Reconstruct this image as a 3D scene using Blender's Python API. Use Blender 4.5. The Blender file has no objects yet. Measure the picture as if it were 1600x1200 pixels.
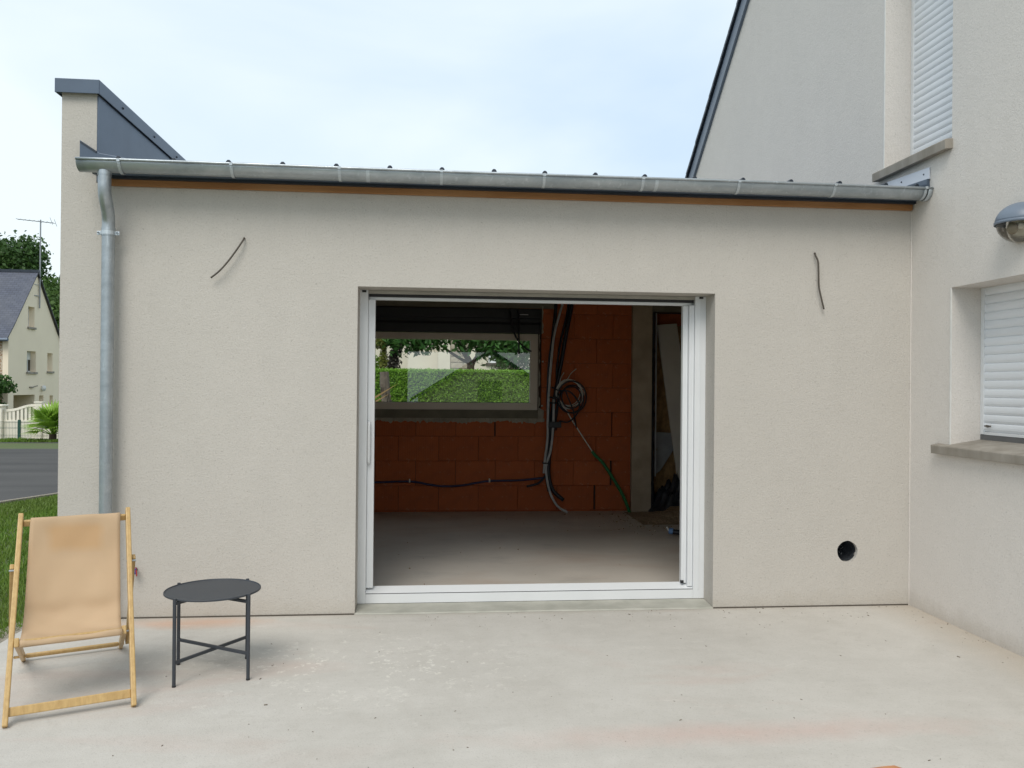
import bpy, bmesh, math, random
import numpy as np
from mathutils import Vector, Matrix

# ------------------------------------------------------------------ camera, sky, sun, exposure
scene = bpy.context.scene
COL = scene.collection
rnd = random.Random(7)
PI = math.pi

cam_d = bpy.data.cameras.new('camera')
cam = bpy.data.objects.new('camera', cam_d)
COL.objects.link(cam)
scene.camera = cam
YAW, PITCH, ROLL = 0.0982409, 0.0034745, 0.0089908
fw = Vector((math.sin(YAW) * math.cos(PITCH), math.cos(YAW) * math.cos(PITCH), math.sin(PITCH)))
rt = Vector((math.cos(YAW), -math.sin(YAW), 0))
up = rt.cross(fw)
cR, sR = math.cos(ROLL), math.sin(ROLL)
r2 = rt * cR + up * sR
u2 = up * cR - rt * sR
cam.matrix_world = Matrix(((r2.x, u2.x, -fw.x, -3.5751), (r2.y, u2.y, -fw.y, -5.9295),
                           (r2.z, u2.z, -fw.z, 1.6), (0, 0, 0, 1)))
cam_d.sensor_width = 36.0
cam_d.lens = 1307.9 / 1600 * 36.0
cam_d.clip_start = 0.05
cam_d.clip_end = 1500

SUN_EL, SUN_AZ = math.radians(50), math.radians(200)     # azimuth clockwise from +Y
world = bpy.data.worlds.new('World')
scene.world = world
world.use_nodes = True
wn = world.node_tree
wn.nodes.clear()
w_out = wn.nodes.new('ShaderNodeOutputWorld')
w_bg = wn.nodes.new('ShaderNodeBackground')
w_bg.inputs['Strength'].default_value = 0.1
w_sky = wn.nodes.new('ShaderNodeTexSky')
w_sky.sky_type = 'NISHITA'
w_sky.sun_disc = False
w_sky.sun_elevation = SUN_EL
w_sky.sun_rotation = SUN_AZ
w_tc = wn.nodes.new('ShaderNodeTexCoord')
w_map = wn.nodes.new('ShaderNodeMapping')
w_map.inputs['Scale'].default_value = (1.0, 1.0, 2.2)
w_map.inputs['Location'].default_value = (0.35, 0.1, 0.15)
w_n = wn.nodes.new('ShaderNodeTexNoise')
w_n.inputs['Scale'].default_value = 1.7
w_n.inputs['Detail'].default_value = 5
w_n.inputs['Roughness'].default_value = 0.45
w_n.inputs['Distortion'].default_value = 0.4
w_r = wn.nodes.new('ShaderNodeMapRange')
w_r.inputs['From Min'].default_value = 0.32
w_r.inputs['From Max'].default_value = 0.60
w_r.inputs['To Min'].default_value = 0.0
w_r.inputs['To Max'].default_value = 1.0
w_c = wn.nodes.new('ShaderNodeMix')
w_c.data_type = 'RGBA'
w_c.inputs[6].default_value = (4.5, 5.75, 7.15, 1)      # thin blue-grey cloud
w_c.inputs[7].default_value = (6.9, 7.6, 7.8, 1)     # bright cloud
w_m = wn.nodes.new('ShaderNodeMix')
w_m.data_type = 'RGBA'
w_m.inputs[0].default_value = 0.9                     # cloud cover over the clear sky
wn.links.new(w_tc.outputs['Generated'], w_map.inputs['Vector'])
wn.links.new(w_map.outputs['Vector'], w_n.inputs['Vector'])
wn.links.new(w_n.outputs['Fac'], w_r.inputs['Value'])
wn.links.new(w_r.outputs['Result'], w_c.inputs[0])
wn.links.new(w_sky.outputs['Color'], w_m.inputs[6])
wn.links.new(w_c.outputs[2], w_m.inputs[7])
wn.links.new(w_m.outputs[2], w_bg.inputs['Color'])
wn.links.new(w_bg.outputs['Background'], w_out.inputs['Surface'])

sun_d = bpy.data.lights.new('sun', 'SUN')
sun_d.energy = 1.5
sun_d.angle = math.radians(32)
sun_d.color = (1.0, 0.95, 0.87)
sun = bpy.data.objects.new('sun', sun_d)
COL.objects.link(sun)
sd = Vector((math.sin(SUN_AZ) * math.cos(SUN_EL), math.cos(SUN_AZ) * math.cos(SUN_EL), math.sin(SUN_EL)))
sun.rotation_euler = sd.to_track_quat('Z', 'Y').to_euler()
sun.location = (-10, -20, 20)

scene.view_settings.view_transform = 'Standard'
scene.view_settings.look = 'None'
scene.view_settings.exposure = 0.52
scene.view_settings.gamma = 1.0
scene.view_settings.use_curve_mapping = False
scene.render.engine = 'CYCLES'
scene.cycles.max_bounces = 12
scene.cycles.diffuse_bounces = 9
scene.cycles.transparent_max_bounces = 12


# ------------------------------------------------------------------ material helper
class NT:
    def __init__(s, name):
        s.m = bpy.data.materials.new(name)
        s.m.use_nodes = True
        s.t = s.m.node_tree
        s.t.nodes.clear()
        s.out = s.n('ShaderNodeOutputMaterial')
        s.p = s.n('ShaderNodeBsdfPrincipled')
        s.l(s.p.outputs[0], s.out.inputs[0])
        s.tc = s.n('ShaderNodeTexCoord')

    def n(s, k, **kw):
        o = s.t.nodes.new(k)
        for a, b in kw.items():
            setattr(o, a, b)
        return o

    def l(s, a, b):
        s.t.links.new(a, b)

    def noise(s, scale, detail=4, rough=0.55, coord='Object', stretch=(1, 1, 1), dist=0.0):
        mp = s.n('ShaderNodeMapping')
        mp.inputs['Scale'].default_value = stretch
        s.l(s.tc.outputs[coord], mp.inputs['Vector'])
        o = s.n('ShaderNodeTexNoise')
        o.inputs['Scale'].default_value = scale
        o.inputs['Detail'].default_value = detail
        o.inputs['Roughness'].default_value = rough
        o.inputs['Distortion'].default_value = dist
        s.l(mp.outputs['Vector'], o.inputs['Vector'])
        return o.outputs['Fac']

    def rng(s, v, a, b, c=0.0, d=1.0):
        o = s.n('ShaderNodeMapRange')
        o.inputs['From Min'].default_value = a
        o.inputs['From Max'].default_value = b
        o.inputs['To Min'].default_value = c
        o.inputs['To Max'].default_value = d
        s.l(v, o.inputs['Value'])
        return o.outputs['Result']

    def mix(s, f, a, b, blend='MIX'):
        o = s.n('ShaderNodeMix', data_type='RGBA', blend_type=blend)
        for i, v in ((0, f), (6, a), (7, b)):
            if isinstance(v, (int, float)):
                o.inputs[i].default_value = v
            elif isinstance(v, tuple):
                o.inputs[i].default_value = (*v, 1)
            else:
                s.l(v, o.inputs[i])
        return o.outputs[2]

    def math(s, op, a, b=0.0):
        o = s.n('ShaderNodeMath', operation=op)
        for i, v in ((0, a), (1, b)):
            if isinstance(v, (int, float)):
                o.inputs[i].default_value = v
            else:
                s.l(v, o.inputs[i])
        return o.outputs[0]

    def bump(s, h, strength=0.3, dist=0.01, chain=None):
        o = s.n('ShaderNodeBump')
        o.inputs['Strength'].default_value = strength
        o.inputs['Distance'].default_value = dist
        s.l(h, o.inputs['Height'])
        if chain is not None:
            s.l(chain, o.inputs['Normal'])
        s.l(o.outputs[0], s.p.inputs['Normal'])
        return o.outputs[0]

    def color(s, v):
        if isinstance(v, tuple):
            s.p.inputs['Base Color'].default_value = (*v, 1)
        else:
            s.l(v, s.p.inputs['Base Color'])

    def set(s, rough=0.6, metal=0.0, spec=0.5):
        if isinstance(rough, (int, float)):
            s.p.inputs['Roughness'].default_value = rough
        else:
            s.l(rough, s.p.inputs['Roughness'])
        s.p.inputs['Metallic'].default_value = metal
        s.p.inputs['Specular IOR Level'].default_value = spec


def simple(name, c1, c2=None, scale=8, rough=0.6, metal=0.0, spec=0.5, bump=0.0, bscale=60, bdist=0.003,
           stretch=(1, 1, 1), var=0.0):
    t = NT(name)
    if c2 is None:
        c2 = tuple(x * 0.85 for x in c1)
    col = t.mix(t.rng(t.noise(scale, stretch=stretch), 0.35, 0.65), c1, c2)
    if var:
        oi = t.n('ShaderNodeObjectInfo')
        f = t.rng(oi.outputs['Random'], 0, 1, 1 - var, 1 + var)
        hs = t.n('ShaderNodeHueSaturation')
        t.l(f, hs.inputs['Value'])
        t.l(col, hs.inputs['Color'])
        col = hs.outputs[0]
    t.color(col)
    t.set(rough, metal, spec)
    if bump:
        t.bump(t.noise(bscale, 3, stretch=stretch), bump, bdist)
    return t.m


def stucco(name, base, warm, speck=(0.25, 0.23, 0.2), dirt=0.22):
    t = NT(name)
    big = t.rng(t.noise(0.55, 4, stretch=(1, 1, 0.7)), 0.3, 0.7)
    c = t.mix(big, base, warm)
    mid = t.rng(t.noise(5.0, 5, 0.6), 0.3, 0.7)
    c = t.mix(t.math('MULTIPLY', mid, 0.16), c, tuple(x * 0.8 for x in base))
    rain = t.rng(t.noise(3.0, 4, 0.6, stretch=(1.6, 1.6, 0.09)), 0.56, 0.74)   # faint run marks
    c = t.mix(t.math('MULTIPLY', rain, 0.05), c, tuple(x * 0.72 for x in base))
    grain = t.noise(85, 3, 0.75)
    c = t.mix(t.math('MULTIPLY', t.rng(grain, 0.56, 0.72), 0.48), c, speck)
    c = t.mix(t.math('MULTIPLY', t.rng(grain, 0.44, 0.30), 0.32), c, tuple(min(0.85, x * 1.3) for x in base))
    dots = t.noise(48, 2, 0.5)
    c = t.mix(t.math('MULTIPLY', t.rng(dots, 0.67, 0.74), 0.45), c, speck)
    zs = t.n('ShaderNodeSeparateXYZ')
    t.l(t.tc.outputs['Object'], zs.inputs[0])
    zb = t.math('ADD', zs.outputs[2], t.math('MULTIPLY', t.math('SUBTRACT', t.noise(7, 6, 0.7), 0.5), 0.22))
    c = t.mix(t.math('MULTIPLY', t.rng(zb, 0.13, -0.02), dirt), c, (0.30, 0.245, 0.17))
    zu = t.math('ADD', zs.outputs[2], t.math('MULTIPLY', t.math('SUBTRACT', t.noise(5, 5, 0.6, stretch=(2, 2, 0.15)), 0.5), 1.2))
    c = t.mix(t.math('MULTIPLY', t.math('MULTIPLY', t.rng(zu, 2.55, 3.0), t.rng(zu, 3.3, 3.0)), 0.05), c, (0.26, 0.25, 0.22))
    t.color(c)
    t.set(0.92, 0, 0.2)
    b = t.bump(t.noise(22, 4, 0.6), 0.14, 0.02)
    t.bump(grain, 0.5, 0.007, b)
    return t.m


M = {}
M['stucco'] = stucco('stucco', (0.487, 0.458, 0.417), (0.530, 0.497, 0.453))
M['stucco_house'] = stucco('stucco_house', (0.655, 0.615, 0.575), (0.695, 0.652, 0.605), (0.42, 0.40, 0.36), 0.36)
M['trim'] = simple('corner_trim', (0.72, 0.71, 0.68), rough=0.5)

# terrace concrete: mottled, pink brick-dust streaks, pale splashes, dark specks
def concrete_terrace():
    t = NT('terrace_concrete')
    a = t.rng(t.noise(0.8, 6, 0.6), 0.3, 0.7)
    c = t.mix(a, (0.440, 0.412, 0.370), (0.532, 0.505, 0.463))
    m = t.rng(t.noise(6, 6, 0.65), 0.3, 0.72)
    c = t.mix(t.math('MULTIPLY', m, 0.38), c, (0.615, 0.585, 0.545))
    tr = t.rng(t.noise(1.6, 5, 0.6, stretch=(0.35, 2.2, 1), dist=0.6), 0.5, 0.75)     # trowel sweeps
    c = t.mix(t.math('MULTIPLY', tr, 0.24), c, (0.36, 0.34, 0.305))
    pk = t.rng(t.noise(1.1, 5, 0.55, stretch=(0.5, 1.8, 1), dist=0.8), 0.57, 0.75)
    c = t.mix(t.math('MULTIPLY', pk, 0.38), c, (0.50, 0.36, 0.31))
    sep = t.n('ShaderNodeSeparateXYZ')
    t.l(t.tc.outputs['Object'], sep.inputs[0])

    def blob(cx, cy, rx, ry, soft=0.5):
        dx = t.math('DIVIDE', t.math('SUBTRACT', sep.outputs[0], cx), rx)
        dy = t.math('DIVIDE', t.math('SUBTRACT', sep.outputs[1], cy), ry)
        d = t.math('SQRT', t.math('ADD', t.math('MULTIPLY', dx, dx), t.math('MULTIPLY', dy, dy)))
        d = t.math('ADD', d, t.math('MULTIPLY', t.math('SUBTRACT', t.noise(5, 5, 0.6), 0.5), 1.0))
        return t.rng(d, 1.0, soft, 0, 1)
    # orange brick dust swept against the wall behind the table
    c = t.mix(t.math('MULTIPLY', blob(-5.15, -0.14, 0.62, 0.17, 0.2), 0.62), c, (0.56, 0.34, 0.23))
    c = t.mix(t.math('MULTIPLY', blob(-2.1, -2.15, 1.5, 0.16, 0.0), 0.5), c, (0.54, 0.36, 0.31))
    # dirt along the base of the house wall
    dirt = t.math('MULTIPLY', t.rng(t.math('ADD', sep.outputs[0], t.math('MULTIPLY', t.noise(6, 5), 0.25)), -0.28, 0.10),
                  0.55)
    c = t.mix(dirt, c, (0.40, 0.33, 0.25))
    dirt2 = t.math('MULTIPLY', t.rng(t.math('ADD', sep.outputs[1], t.math('MULTIPLY', t.noise(7, 5), 0.12)), -0.03, 0.06), 0.45)
    c = t.mix(dirt2, c, (0.38, 0.34, 0.28))
    # pale splashes near the table
    vo = t.n('ShaderNodeTexVoronoi')
    mpv = t.n('ShaderNodeMapping')
    mpv.inputs['Scale'].default_value = (1, 1.15, 0.001)
    nz = t.n('ShaderNodeTexNoise')
    nz.inputs['Scale'].default_value = 26
    nz.inputs['Detail'].default_value = 4
    va = t.n('ShaderNodeVectorMath', operation='MULTIPLY_ADD')
    t.l(t.tc.outputs['Object'], nz.inputs['Vector'])
    t.l(nz.outputs['Color'], va.inputs[0])
    va.inputs[1].default_value = (0.13, 0.13, 0)
    t.l(t.tc.outputs['Object'], va.inputs[2])
    t.l(va.outputs[0], mpv.inputs['Vector'])
    t.l(mpv.outputs[0], vo.inputs['Vector'])
    vo.inputs['Scale'].default_value = 19
    zone = blob(-4.05, -1.1, 1.5, 0.8, 0.1)
    dens = t.rng(t.noise(2.6, 4, 0.6), 0.40, 0.50)
    sp = t.math('MULTIPLY', t.math('MULTIPLY', t.rng(vo.outputs['Distance'], 0.36, 0.2), t.rng(t.noise(38, 4, 0.7), 0.36, 0.50)), t.math('MULTIPLY', zone, dens))
    c = t.mix(t.math('MULTIPLY', sp, 0.55), c, (0.78, 0.75, 0.68))
    # dark grit specks
    vo2 = t.n('ShaderNodeTexVoronoi')
    vo2.inputs['Scale'].default_value = 24
    t.l(t.tc.outputs['Object'], vo2.inputs['Vector'])
    gr = t.math('MULTIPLY', t.rng(vo2.outputs['Distance'], 0.085, 0.05), t.rng(t.noise(9, 2), 0.5, 0.6))
    c = t.mix(t.math('MULTIPLY', gr, 0.55), c, (0.22, 0.19, 0.15))
    st = t.rng(t.noise(3.2, 7, 0.72, dist=0.5), 0.60, 0.66)
    c = t.mix(t.math('MULTIPLY', st, 0.16), c, (0.33, 0.30, 0.26))
    st2 = t.rng(t.noise(4.6, 7, 0.75, dist=0.3, stretch=(1, 1.6, 1)), 0.61, 0.66)
    c = t.mix(t.math('MULTIPLY', st2, 0.22), c, (0.66, 0.63, 0.58))
    c = t.mix(t.math('MULTIPLY', t.rng(t.noise(30, 5, 0.75), 0.56, 0.70), 0.28), c, (0.30, 0.275, 0.24))
    fine = t.noise(95, 3, 0.75)
    c = t.mix(t.math('MULTIPLY', t.rng(fine, 0.56, 0.72), 0.40), c, (0.22, 0.20, 0.175))
    t.color(c)
    t.set(0.85, 0, 0.3)
    b = t.bump(t.noise(8, 5), 0.12, 0.015)
    t.bump(fine, 0.35, 0.004, b)
    return t.m


M['terrace'] = concrete_terrace()
M['threshold'] = simple('threshold_concrete', (0.42, 0.41, 0.36), (0.34, 0.335, 0.29), 6, 0.85, bump=0.4, bscale=90)


def floor_mat():
    t = NT('interior_slab')
    c = t.mix(t.rng(t.noise(0.9, 5), 0.3, 0.7), (0.46, 0.42, 0.37), (0.58, 0.53, 0.47))
    c = t.mix(t.math('MULTIPLY', t.rng(t.noise(1.3, 5, dist=0.7, stretch=(0.6, 1.4, 1)), 0.5, 0.7), 0.3), c, (0.42, 0.28, 0.2))
    c = t.mix(t.math('MULTIPLY', t.rng(t.noise(2.3, 6, 0.65, stretch=(0.8, 1.5, 1)), 0.55, 0.75), 0.5), c, (0.30, 0.29, 0.27))
    c = t.mix(t.math('MULTIPLY', t.rng(t.noise(40, 3, 0.7), 0.62, 0.72), 0.3), c, (0.2, 0.17, 0.14))
    t.color(c)
    t.set(0.5, 0, 0.5)
    t.bump(t.noise(14, 5), 0.12, 0.01)
    return t.m


M['floor'] = floor_mat()


def brick_mat():
    t = NT('terracotta_block')
    oi = t.n('ShaderNodeObjectInfo')
    c = t.mix(oi.outputs['Random'], (0.40, 0.10, 0.034), (0.46, 0.122, 0.044))
    c = t.mix(t.math('MULTIPLY', t.rng(t.noise(9, 5), 0.45, 0.7), 0.35), c, (0.27, 0.085, 0.04))
    c = t.mix(t.math('MULTIPLY', t.rng(t.noise(24, 4), 0.62, 0.74), 0.4), c, (0.50, 0.36, 0.28))
    t.color(c)
    t.set(0.85, 0, 0.25)
    wv = t.n('ShaderNodeTexWave', wave_type='BANDS', bands_direction='X')
    wv.inputs['Scale'].default_value = 14
    wv.inputs['Distortion'].default_value = 0.3
    t.l(t.tc.outputs['Object'], wv.inputs['Vector'])
    b = t.bump(wv.outputs['Fac'], 0.3, 0.004)
    t.bump(t.noise(70, 3), 0.3, 0.004, b)
    return t.m


M['brick'] = brick_mat()
M['joint'] = simple('dark_joint', (0.07, 0.04, 0.028), (0.055, 0.035, 0.025), 9, 0.95)
M['mortar'] = simple('mortar', (0.38, 0.345, 0.28), (0.28, 0.25, 0.20), 9, 0.95, bump=0.6, bscale=50, bdist=0.008)
M['concrete_in'] = simple('cast_concrete', (0.44, 0.35, 0.25), (0.34, 0.27, 0.19), 4, 0.9, bump=0.3, bscale=70)
M['lintel'] = simple('lintel_concrete', (0.20, 0.18, 0.135), (0.15, 0.135, 0.10), 5, 0.9, bump=0.4, bscale=60)
M['ceiling'] = simple('ceiling_boards', (0.50, 0.44, 0.35), (0.44, 0.38, 0.30), 6, 0.9)


def zinc(name, c1, c2, rough=0.42, metal=0.75):
    t = NT(name)
    a = t.rng(t.noise(9, 6, 0.65, stretch=(0.5, 1, 1), dist=0.4), 0.32, 0.7)
    c = t.mix(a, c1, c2)
    sp = t.rng(t.noise(34, 4, 0.6, stretch=(1, 1, 0.35)), 0.58, 0.72)
    c = t.mix(t.math('MULTIPLY', sp, 0.45), c, tuple(min(0.8, x * 1.35) for x in c1))
    t.color(c)
    t.set(t.rng(a, 0, 1, rough - 0.07, rough + 0.14), metal, 0.5)
    t.bump(t.noise(5, 3), 0.06, 0.02)
    return t.m


M['zinc'] = zinc('galvanised_zinc', (0.45, 0.485, 0.51), (0.31, 0.345, 0.37), 0.38, 0.72)
M['zinc_bright'] = zinc('bright_zinc', (0.54, 0.585, 0.62), (0.44, 0.48, 0.51), 0.42, 0.55)
M['slate_metal'] = simple('slate_grey_sheet', (0.095, 0.125, 0.17), (0.08, 0.105, 0.145), 3, 0.38, 0.35, bump=0.05, bscale=4, bdist=0.02)
M['dark_metal'] = simple('dark_sheet', (0.028, 0.037, 0.052), rough=0.45, metal=0.2)
def wood_mat():
    t = NT('fascia_wood')
    c = t.mix(t.rng(t.noise(16, 5, 0.6, stretch=(0.08, 2, 2)), 0.3, 0.7), (0.37, 0.18, 0.07), (0.26, 0.115, 0.04))
    c = t.mix(t.math('MULTIPLY', t.rng(t.noise(2.1, 3), 0.45, 0.65), 0.35), c, (0.44, 0.24, 0.11))
    t.color(c)
    t.set(0.7, 0, 0.3)
    t.bump(t.noise(30, 4, stretch=(0.05, 2, 2)), 0.3, 0.003)
    return t.m
M['fascia'] = wood_mat()
M['white_alu'] = simple('white_powder_coat', (0.70, 0.71, 0.72), (0.68, 0.69, 0.70), 3, 0.3)
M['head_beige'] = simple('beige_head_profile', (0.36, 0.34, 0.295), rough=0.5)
M['base_grey'] = simple('window_base_grey', (0.13, 0.13, 0.13), rough=0.6)
M['seal'] = simple('black_seal', (0.015, 0.015, 0.016), rough=0.6)
M['shutter'] = simple('shutter_white', (0.74, 0.76, 0.79), (0.71, 0.73, 0.76), 2, 0.35, var=0.03)
M['sill'] = simple('weathered_sill', (0.235, 0.21, 0.175), (0.33, 0.30, 0.26), 7, 0.9, bump=0.35, bscale=60, stretch=(1, 1, 0.3))
M['grey_frame'] = simple('grey_window_frame', (0.64, 0.56, 0.47), (0.62, 0.545, 0.455), 3, 0.4)
M['black'] = simple('black_plastic', (0.013, 0.015, 0.019), rough=0.45)
M['sleeve'] = simple('vent_sleeve', (0.045, 0.05, 0.058), (0.025, 0.028, 0.032), 40, 0.4, bump=0.8, bscale=35, bdist=0.02)
M['white_flash'] = simple('pale_flashing', (0.66, 0.68, 0.74), (0.60, 0.62, 0.68), 4, 0.4, 0.2)
M['black_foil'] = simple('black_foil', (0.018, 0.021, 0.028), rough=0.3, bump=0.5, bscale=14, bdist=0.02)
M['conduit_grey'] = simple('grey_conduit', (0.50, 0.50, 0.50), rough=0.5)
M['conduit_white'] = simple('pale_cable', (0.72, 0.69, 0.63), rough=0.5)
M['conduit_black'] = simple('black_conduit', (0.012, 0.014, 0.02), rough=0.45)
M['conduit_blue'] = simple('navy_conduit', (0.02, 0.022, 0.075), rough=0.45)
M['conduit_green'] = simple('green_conduit', (0.015, 0.17, 0.05), rough=0.5)
M['blue_cap'] = simple('blue_tape', (0.16, 0.30, 0.55), rough=0.5)
M['cable_brown'] = simple('brown_cable', (0.085, 0.07, 0.055), rough=0.6)
M['steel_white'] = simple('metal_stud', (0.5, 0.5, 0.5), rough=0.4, metal=0.6)
M['osb'] = simple('strand_board', (0.42, 0.25, 0.10), (0.24, 0.13, 0.05), 22, 0.8, stretch=(1, 1, 0.5), bump=0.3, bscale=40)
M['plank'] = simple('plaster_plank', (0.58, 0.54, 0.47), (0.52, 0.48, 0.42), 3, 0.8)
M['torn'] = simple('grey_sheet', (0.34, 0.34, 0.34), (0.27, 0.27, 0.27), 5, 0.8)
M['rubble'] = simple('rubble', (0.36, 0.26, 0.16), (0.24, 0.175, 0.11), 30, 0.95, bump=0.8, bscale=40, bdist=0.02)
M['cardboard'] = simple('cardboard', (0.30, 0.20, 0.11), rough=0.85)


def glass(name, ior=1.5, tint=(0.96, 0.98, 0.97)):
    t = NT(name)
    t.t.nodes.remove(t.p)
    tr = t.n('ShaderNodeBsdfTransparent')
    tr.inputs[0].default_value = (*tint, 1)
    gl = t.n('ShaderNodeBsdfGlossy')
    gl.inputs['Roughness'].default_value = 0.0
    fr = t.n('ShaderNodeFresnel')
    fr.inputs['IOR'].default_value = ior
    mx = t.n('ShaderNodeMixShader')
    t.l(fr.outputs[0], mx.inputs[0])
    t.l(tr.outputs[0], mx.inputs[1])
    t.l(gl.outputs[0], mx.inputs[2])
    t.l(mx.outputs[0], t.out.inputs[0])
    return t.m


M['glass'] = glass('window_glass', 2.05)
M['globe'] = glass('lamp_glass', 1.45, (0.94, 0.91, 0.83))
M['lamp_grey'] = simple('lamp_grey', (0.15, 0.185, 0.235), (0.14, 0.17, 0.22), 4, 0.4)


def deck_wood():
    t = NT('deck_chair_wood')
    c = t.mix(t.rng(t.noise(9, 5, 0.6, stretch=(6, 6, 0.35)), 0.3, 0.7), (0.57, 0.385, 0.165), (0.42, 0.265, 0.10))
    t.color(c)
    t.set(0.4, 0, 0.45)
    t.bump(t.noise(14, 4, stretch=(6, 6, 0.3)), 0.15, 0.003)
    return t.m


M['deck_wood'] = deck_wood()


def fabric():
    t = NT('deck_chair_canvas')
    sep = t.n('ShaderNodeSeparateXYZ')
    t.l(t.tc.outputs['Object'], sep.inputs[0])
    c = t.mix(t.rng(t.noise(4, 4), 0.3, 0.7), (0.585, 0.42, 0.265), (0.62, 0.45, 0.29))
    # head square browner, panel below paler: backlight on doubled canvas put into the colour
    ax = t.math('ABSOLUTE', t.math('ADD', t.math('SUBTRACT', sep.outputs[0], 0.03), t.math('MULTIPLY', t.math('SUBTRACT', t.noise(6, 3), 0.5), 0.05)))
    ins = t.rng(ax, 0.15, 0.105)
    zz = t.math('ADD', sep.outputs[2], t.math('MULTIPLY', t.math('SUBTRACT', t.noise(5, 3), 0.5), 0.05))
    top = t.math('MULTIPLY', t.rng(zz, 0.69, 0.735), t.rng(zz, 0.855, 0.82))
    c = t.mix(t.math('MULTIPLY', t.math('MULTIPLY', ins, top), 0.36), c, (0.60, 0.33, 0.12))
    low = t.rng(zz, 0.69, 0.66)
    c = t.mix(t.math('MULTIPLY', t.math('MULTIPLY', ins, low), 0.35), c, (0.66, 0.48, 0.31))
    t.color(c)
    t.set(0.85, 0, 0.2)
    wv = t.noise(420, 2, stretch=(1, 1, 1))
    t.bump(wv, 0.25, 0.002)
    tl = t.n('ShaderNodeBsdfTranslucent')
    t.l(c, tl.inputs[0])
    mx = t.n('ShaderNodeMixShader')
    mx.inputs[0].default_value = 0.22
    t.l(t.p.outputs[0], mx.inputs[1])
    t.l(tl.outputs[0], mx.inputs[2])
    t.l(mx.outputs[0], t.out.inputs[0])
    return t.m


M['canvas'] = fabric()
M['table_metal'] = simple('charcoal_powder_coat', (0.040, 0.046, 0.056), (0.036, 0.041, 0.05), 5, 0.5, bump=0.12, bscale=300, bdist=0.001)
M['asphalt'] = simple('asphalt', (0.10, 0.097, 0.095), (0.072, 0.071, 0.070), 0.35, 1.0, spec=0.15, bump=0.3, bscale=50, stretch=(0.4, 1.6, 1))
M['soil'] = simple('soil_under_grass', (0.075, 0.12, 0.03), (0.10, 0.11, 0.045), 3, 0.95, bump=0.6, bscale=30, bdist=0.02)
M['gravel'] = simple('gravel', (0.36, 0.32, 0.26), (0.18, 0.15, 0.11), 40, 0.95, bump=0.9, bscale=45, bdist=0.02)
M['cream'] = simple('cream_render', (0.87, 0.75, 0.59), (0.84, 0.72, 0.565), 1.2, 0.9)
M['gate_white'] = simple('cream_gate', (0.84, 0.78, 0.67), (0.81, 0.75, 0.64), 2, 0.6)
M['pane_dark'] = simple('dark_opening', (0.02, 0.02, 0.022), rough=0.2)
M['pane_white'] = simple('white_blind', (0.7, 0.71, 0.7), rough=0.5)
M['green_post'] = simple('green_post', (0.012, 0.07, 0.05), rough=0.5)
M['bark'] = simple('bark', (0.12, 0.085, 0.055), (0.07, 0.05, 0.035), 9, 0.95, bump=0.7, bscale=20, bdist=0.03, stretch=(1, 1, 0.3))
M['antenna'] = simple('antenna_metal', (0.30, 0.31, 0.32), rough=0.4, metal=0.6)


def slate_mat():
    t = NT('slate_roof')
    br = t.n('ShaderNodeTexBrick')
    br.inputs['Scale'].default_value = 1.0
    br.inputs['Brick Width'].default_value = 0.24
    br.inputs['Row Height'].default_value = 0.13
    br.inputs['Mortar Size'].default_value = 0.008
    br.inputs['Color1'].default_value = (0.052, 0.06, 0.092, 1)
    br.inputs['Color2'].default_value = (0.078, 0.088, 0.125, 1)
    br.inputs['Mortar'].default_value = (0.018, 0.02, 0.028, 1)
    t.l(t.tc.outputs['UV'], br.inputs['Vector'])
    c = t.mix(t.math('MULTIPLY', t.rng(t.noise(1.2, 4), 0.4, 0.7), 0.4), br.outputs['Color'], (0.10, 0.105, 0.12))
    t.color(c)
    t.set(0.5, 0, 0.5)
    t.bump(br.outputs['Fac'], -0.5, 0.01)
    return t.m


M['slate'] = slate_mat()


def stone_mat():
    t = NT('rubble_stone')
    vo = t.n('ShaderNodeTexVoronoi')
    vo.inputs['Scale'].default_value = 4.2
    mp = t.n('ShaderNodeMapping')
    mp.inputs['Scale'].default_value = (1, 1, 1.9)
    t.l(t.tc.outputs['Object'], mp.inputs[0])
    t.l(mp.outputs[0], vo.inputs['Vector'])
    c = t.mix(vo.outputs['Color'], (0.30, 0.18, 0.10), (0.42, 0.30, 0.20), 'MIX')
    vo2 = t.n('ShaderNodeTexVoronoi', feature='DISTANCE_TO_EDGE')
    vo2.inputs['Scale'].default_value = 4.2
    t.l(mp.outputs[0], vo2.inputs['Vector'])
    c = t.mix(t.rng(vo2.outputs['Distance'], 0.10, 0.04), c, (0.58, 0.52, 0.42))
    t.color(c)
    t.set(0.9)
    return t.m


M['stone'] = stone_mat()
M['quoin'] = simple('quoin_stone', (0.42, 0.37, 0.29), (0.32, 0.27, 0.21), 5, 0.9, bump=0.4, bscale=20, var=0.2)
M['cream_wall'] = simple('pale_house_render', (0.70, 0.64, 0.52), (0.66, 0.60, 0.49), 1.5, 0.9)


def leaf(name, c1, c2, c3, scale=1.5, trans=0.3, rough=0.5):
    t = NT(name)
    geo = t.n('ShaderNodeNewGeometry')
    c = t.mix(geo.outputs['Random Per Island'], c1, c2)
    c = t.mix(t.rng(t.noise(scale, 3), 0.4, 0.65), c, c3)
    t.color(c)
    t.set(rough, 0, 0.35)
    tl = t.n('ShaderNodeBsdfTranslucent')
    t.l(c, tl.inputs[0])
    mx = t.n('ShaderNodeMixShader')
    mx.inputs[0].default_value = trans
    t.l(t.p.outputs[0], mx.inputs[1])
    t.l(tl.outputs[0], mx.inputs[2])
    t.l(mx.outputs[0], t.out.inputs[0])
    return t.m


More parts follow.
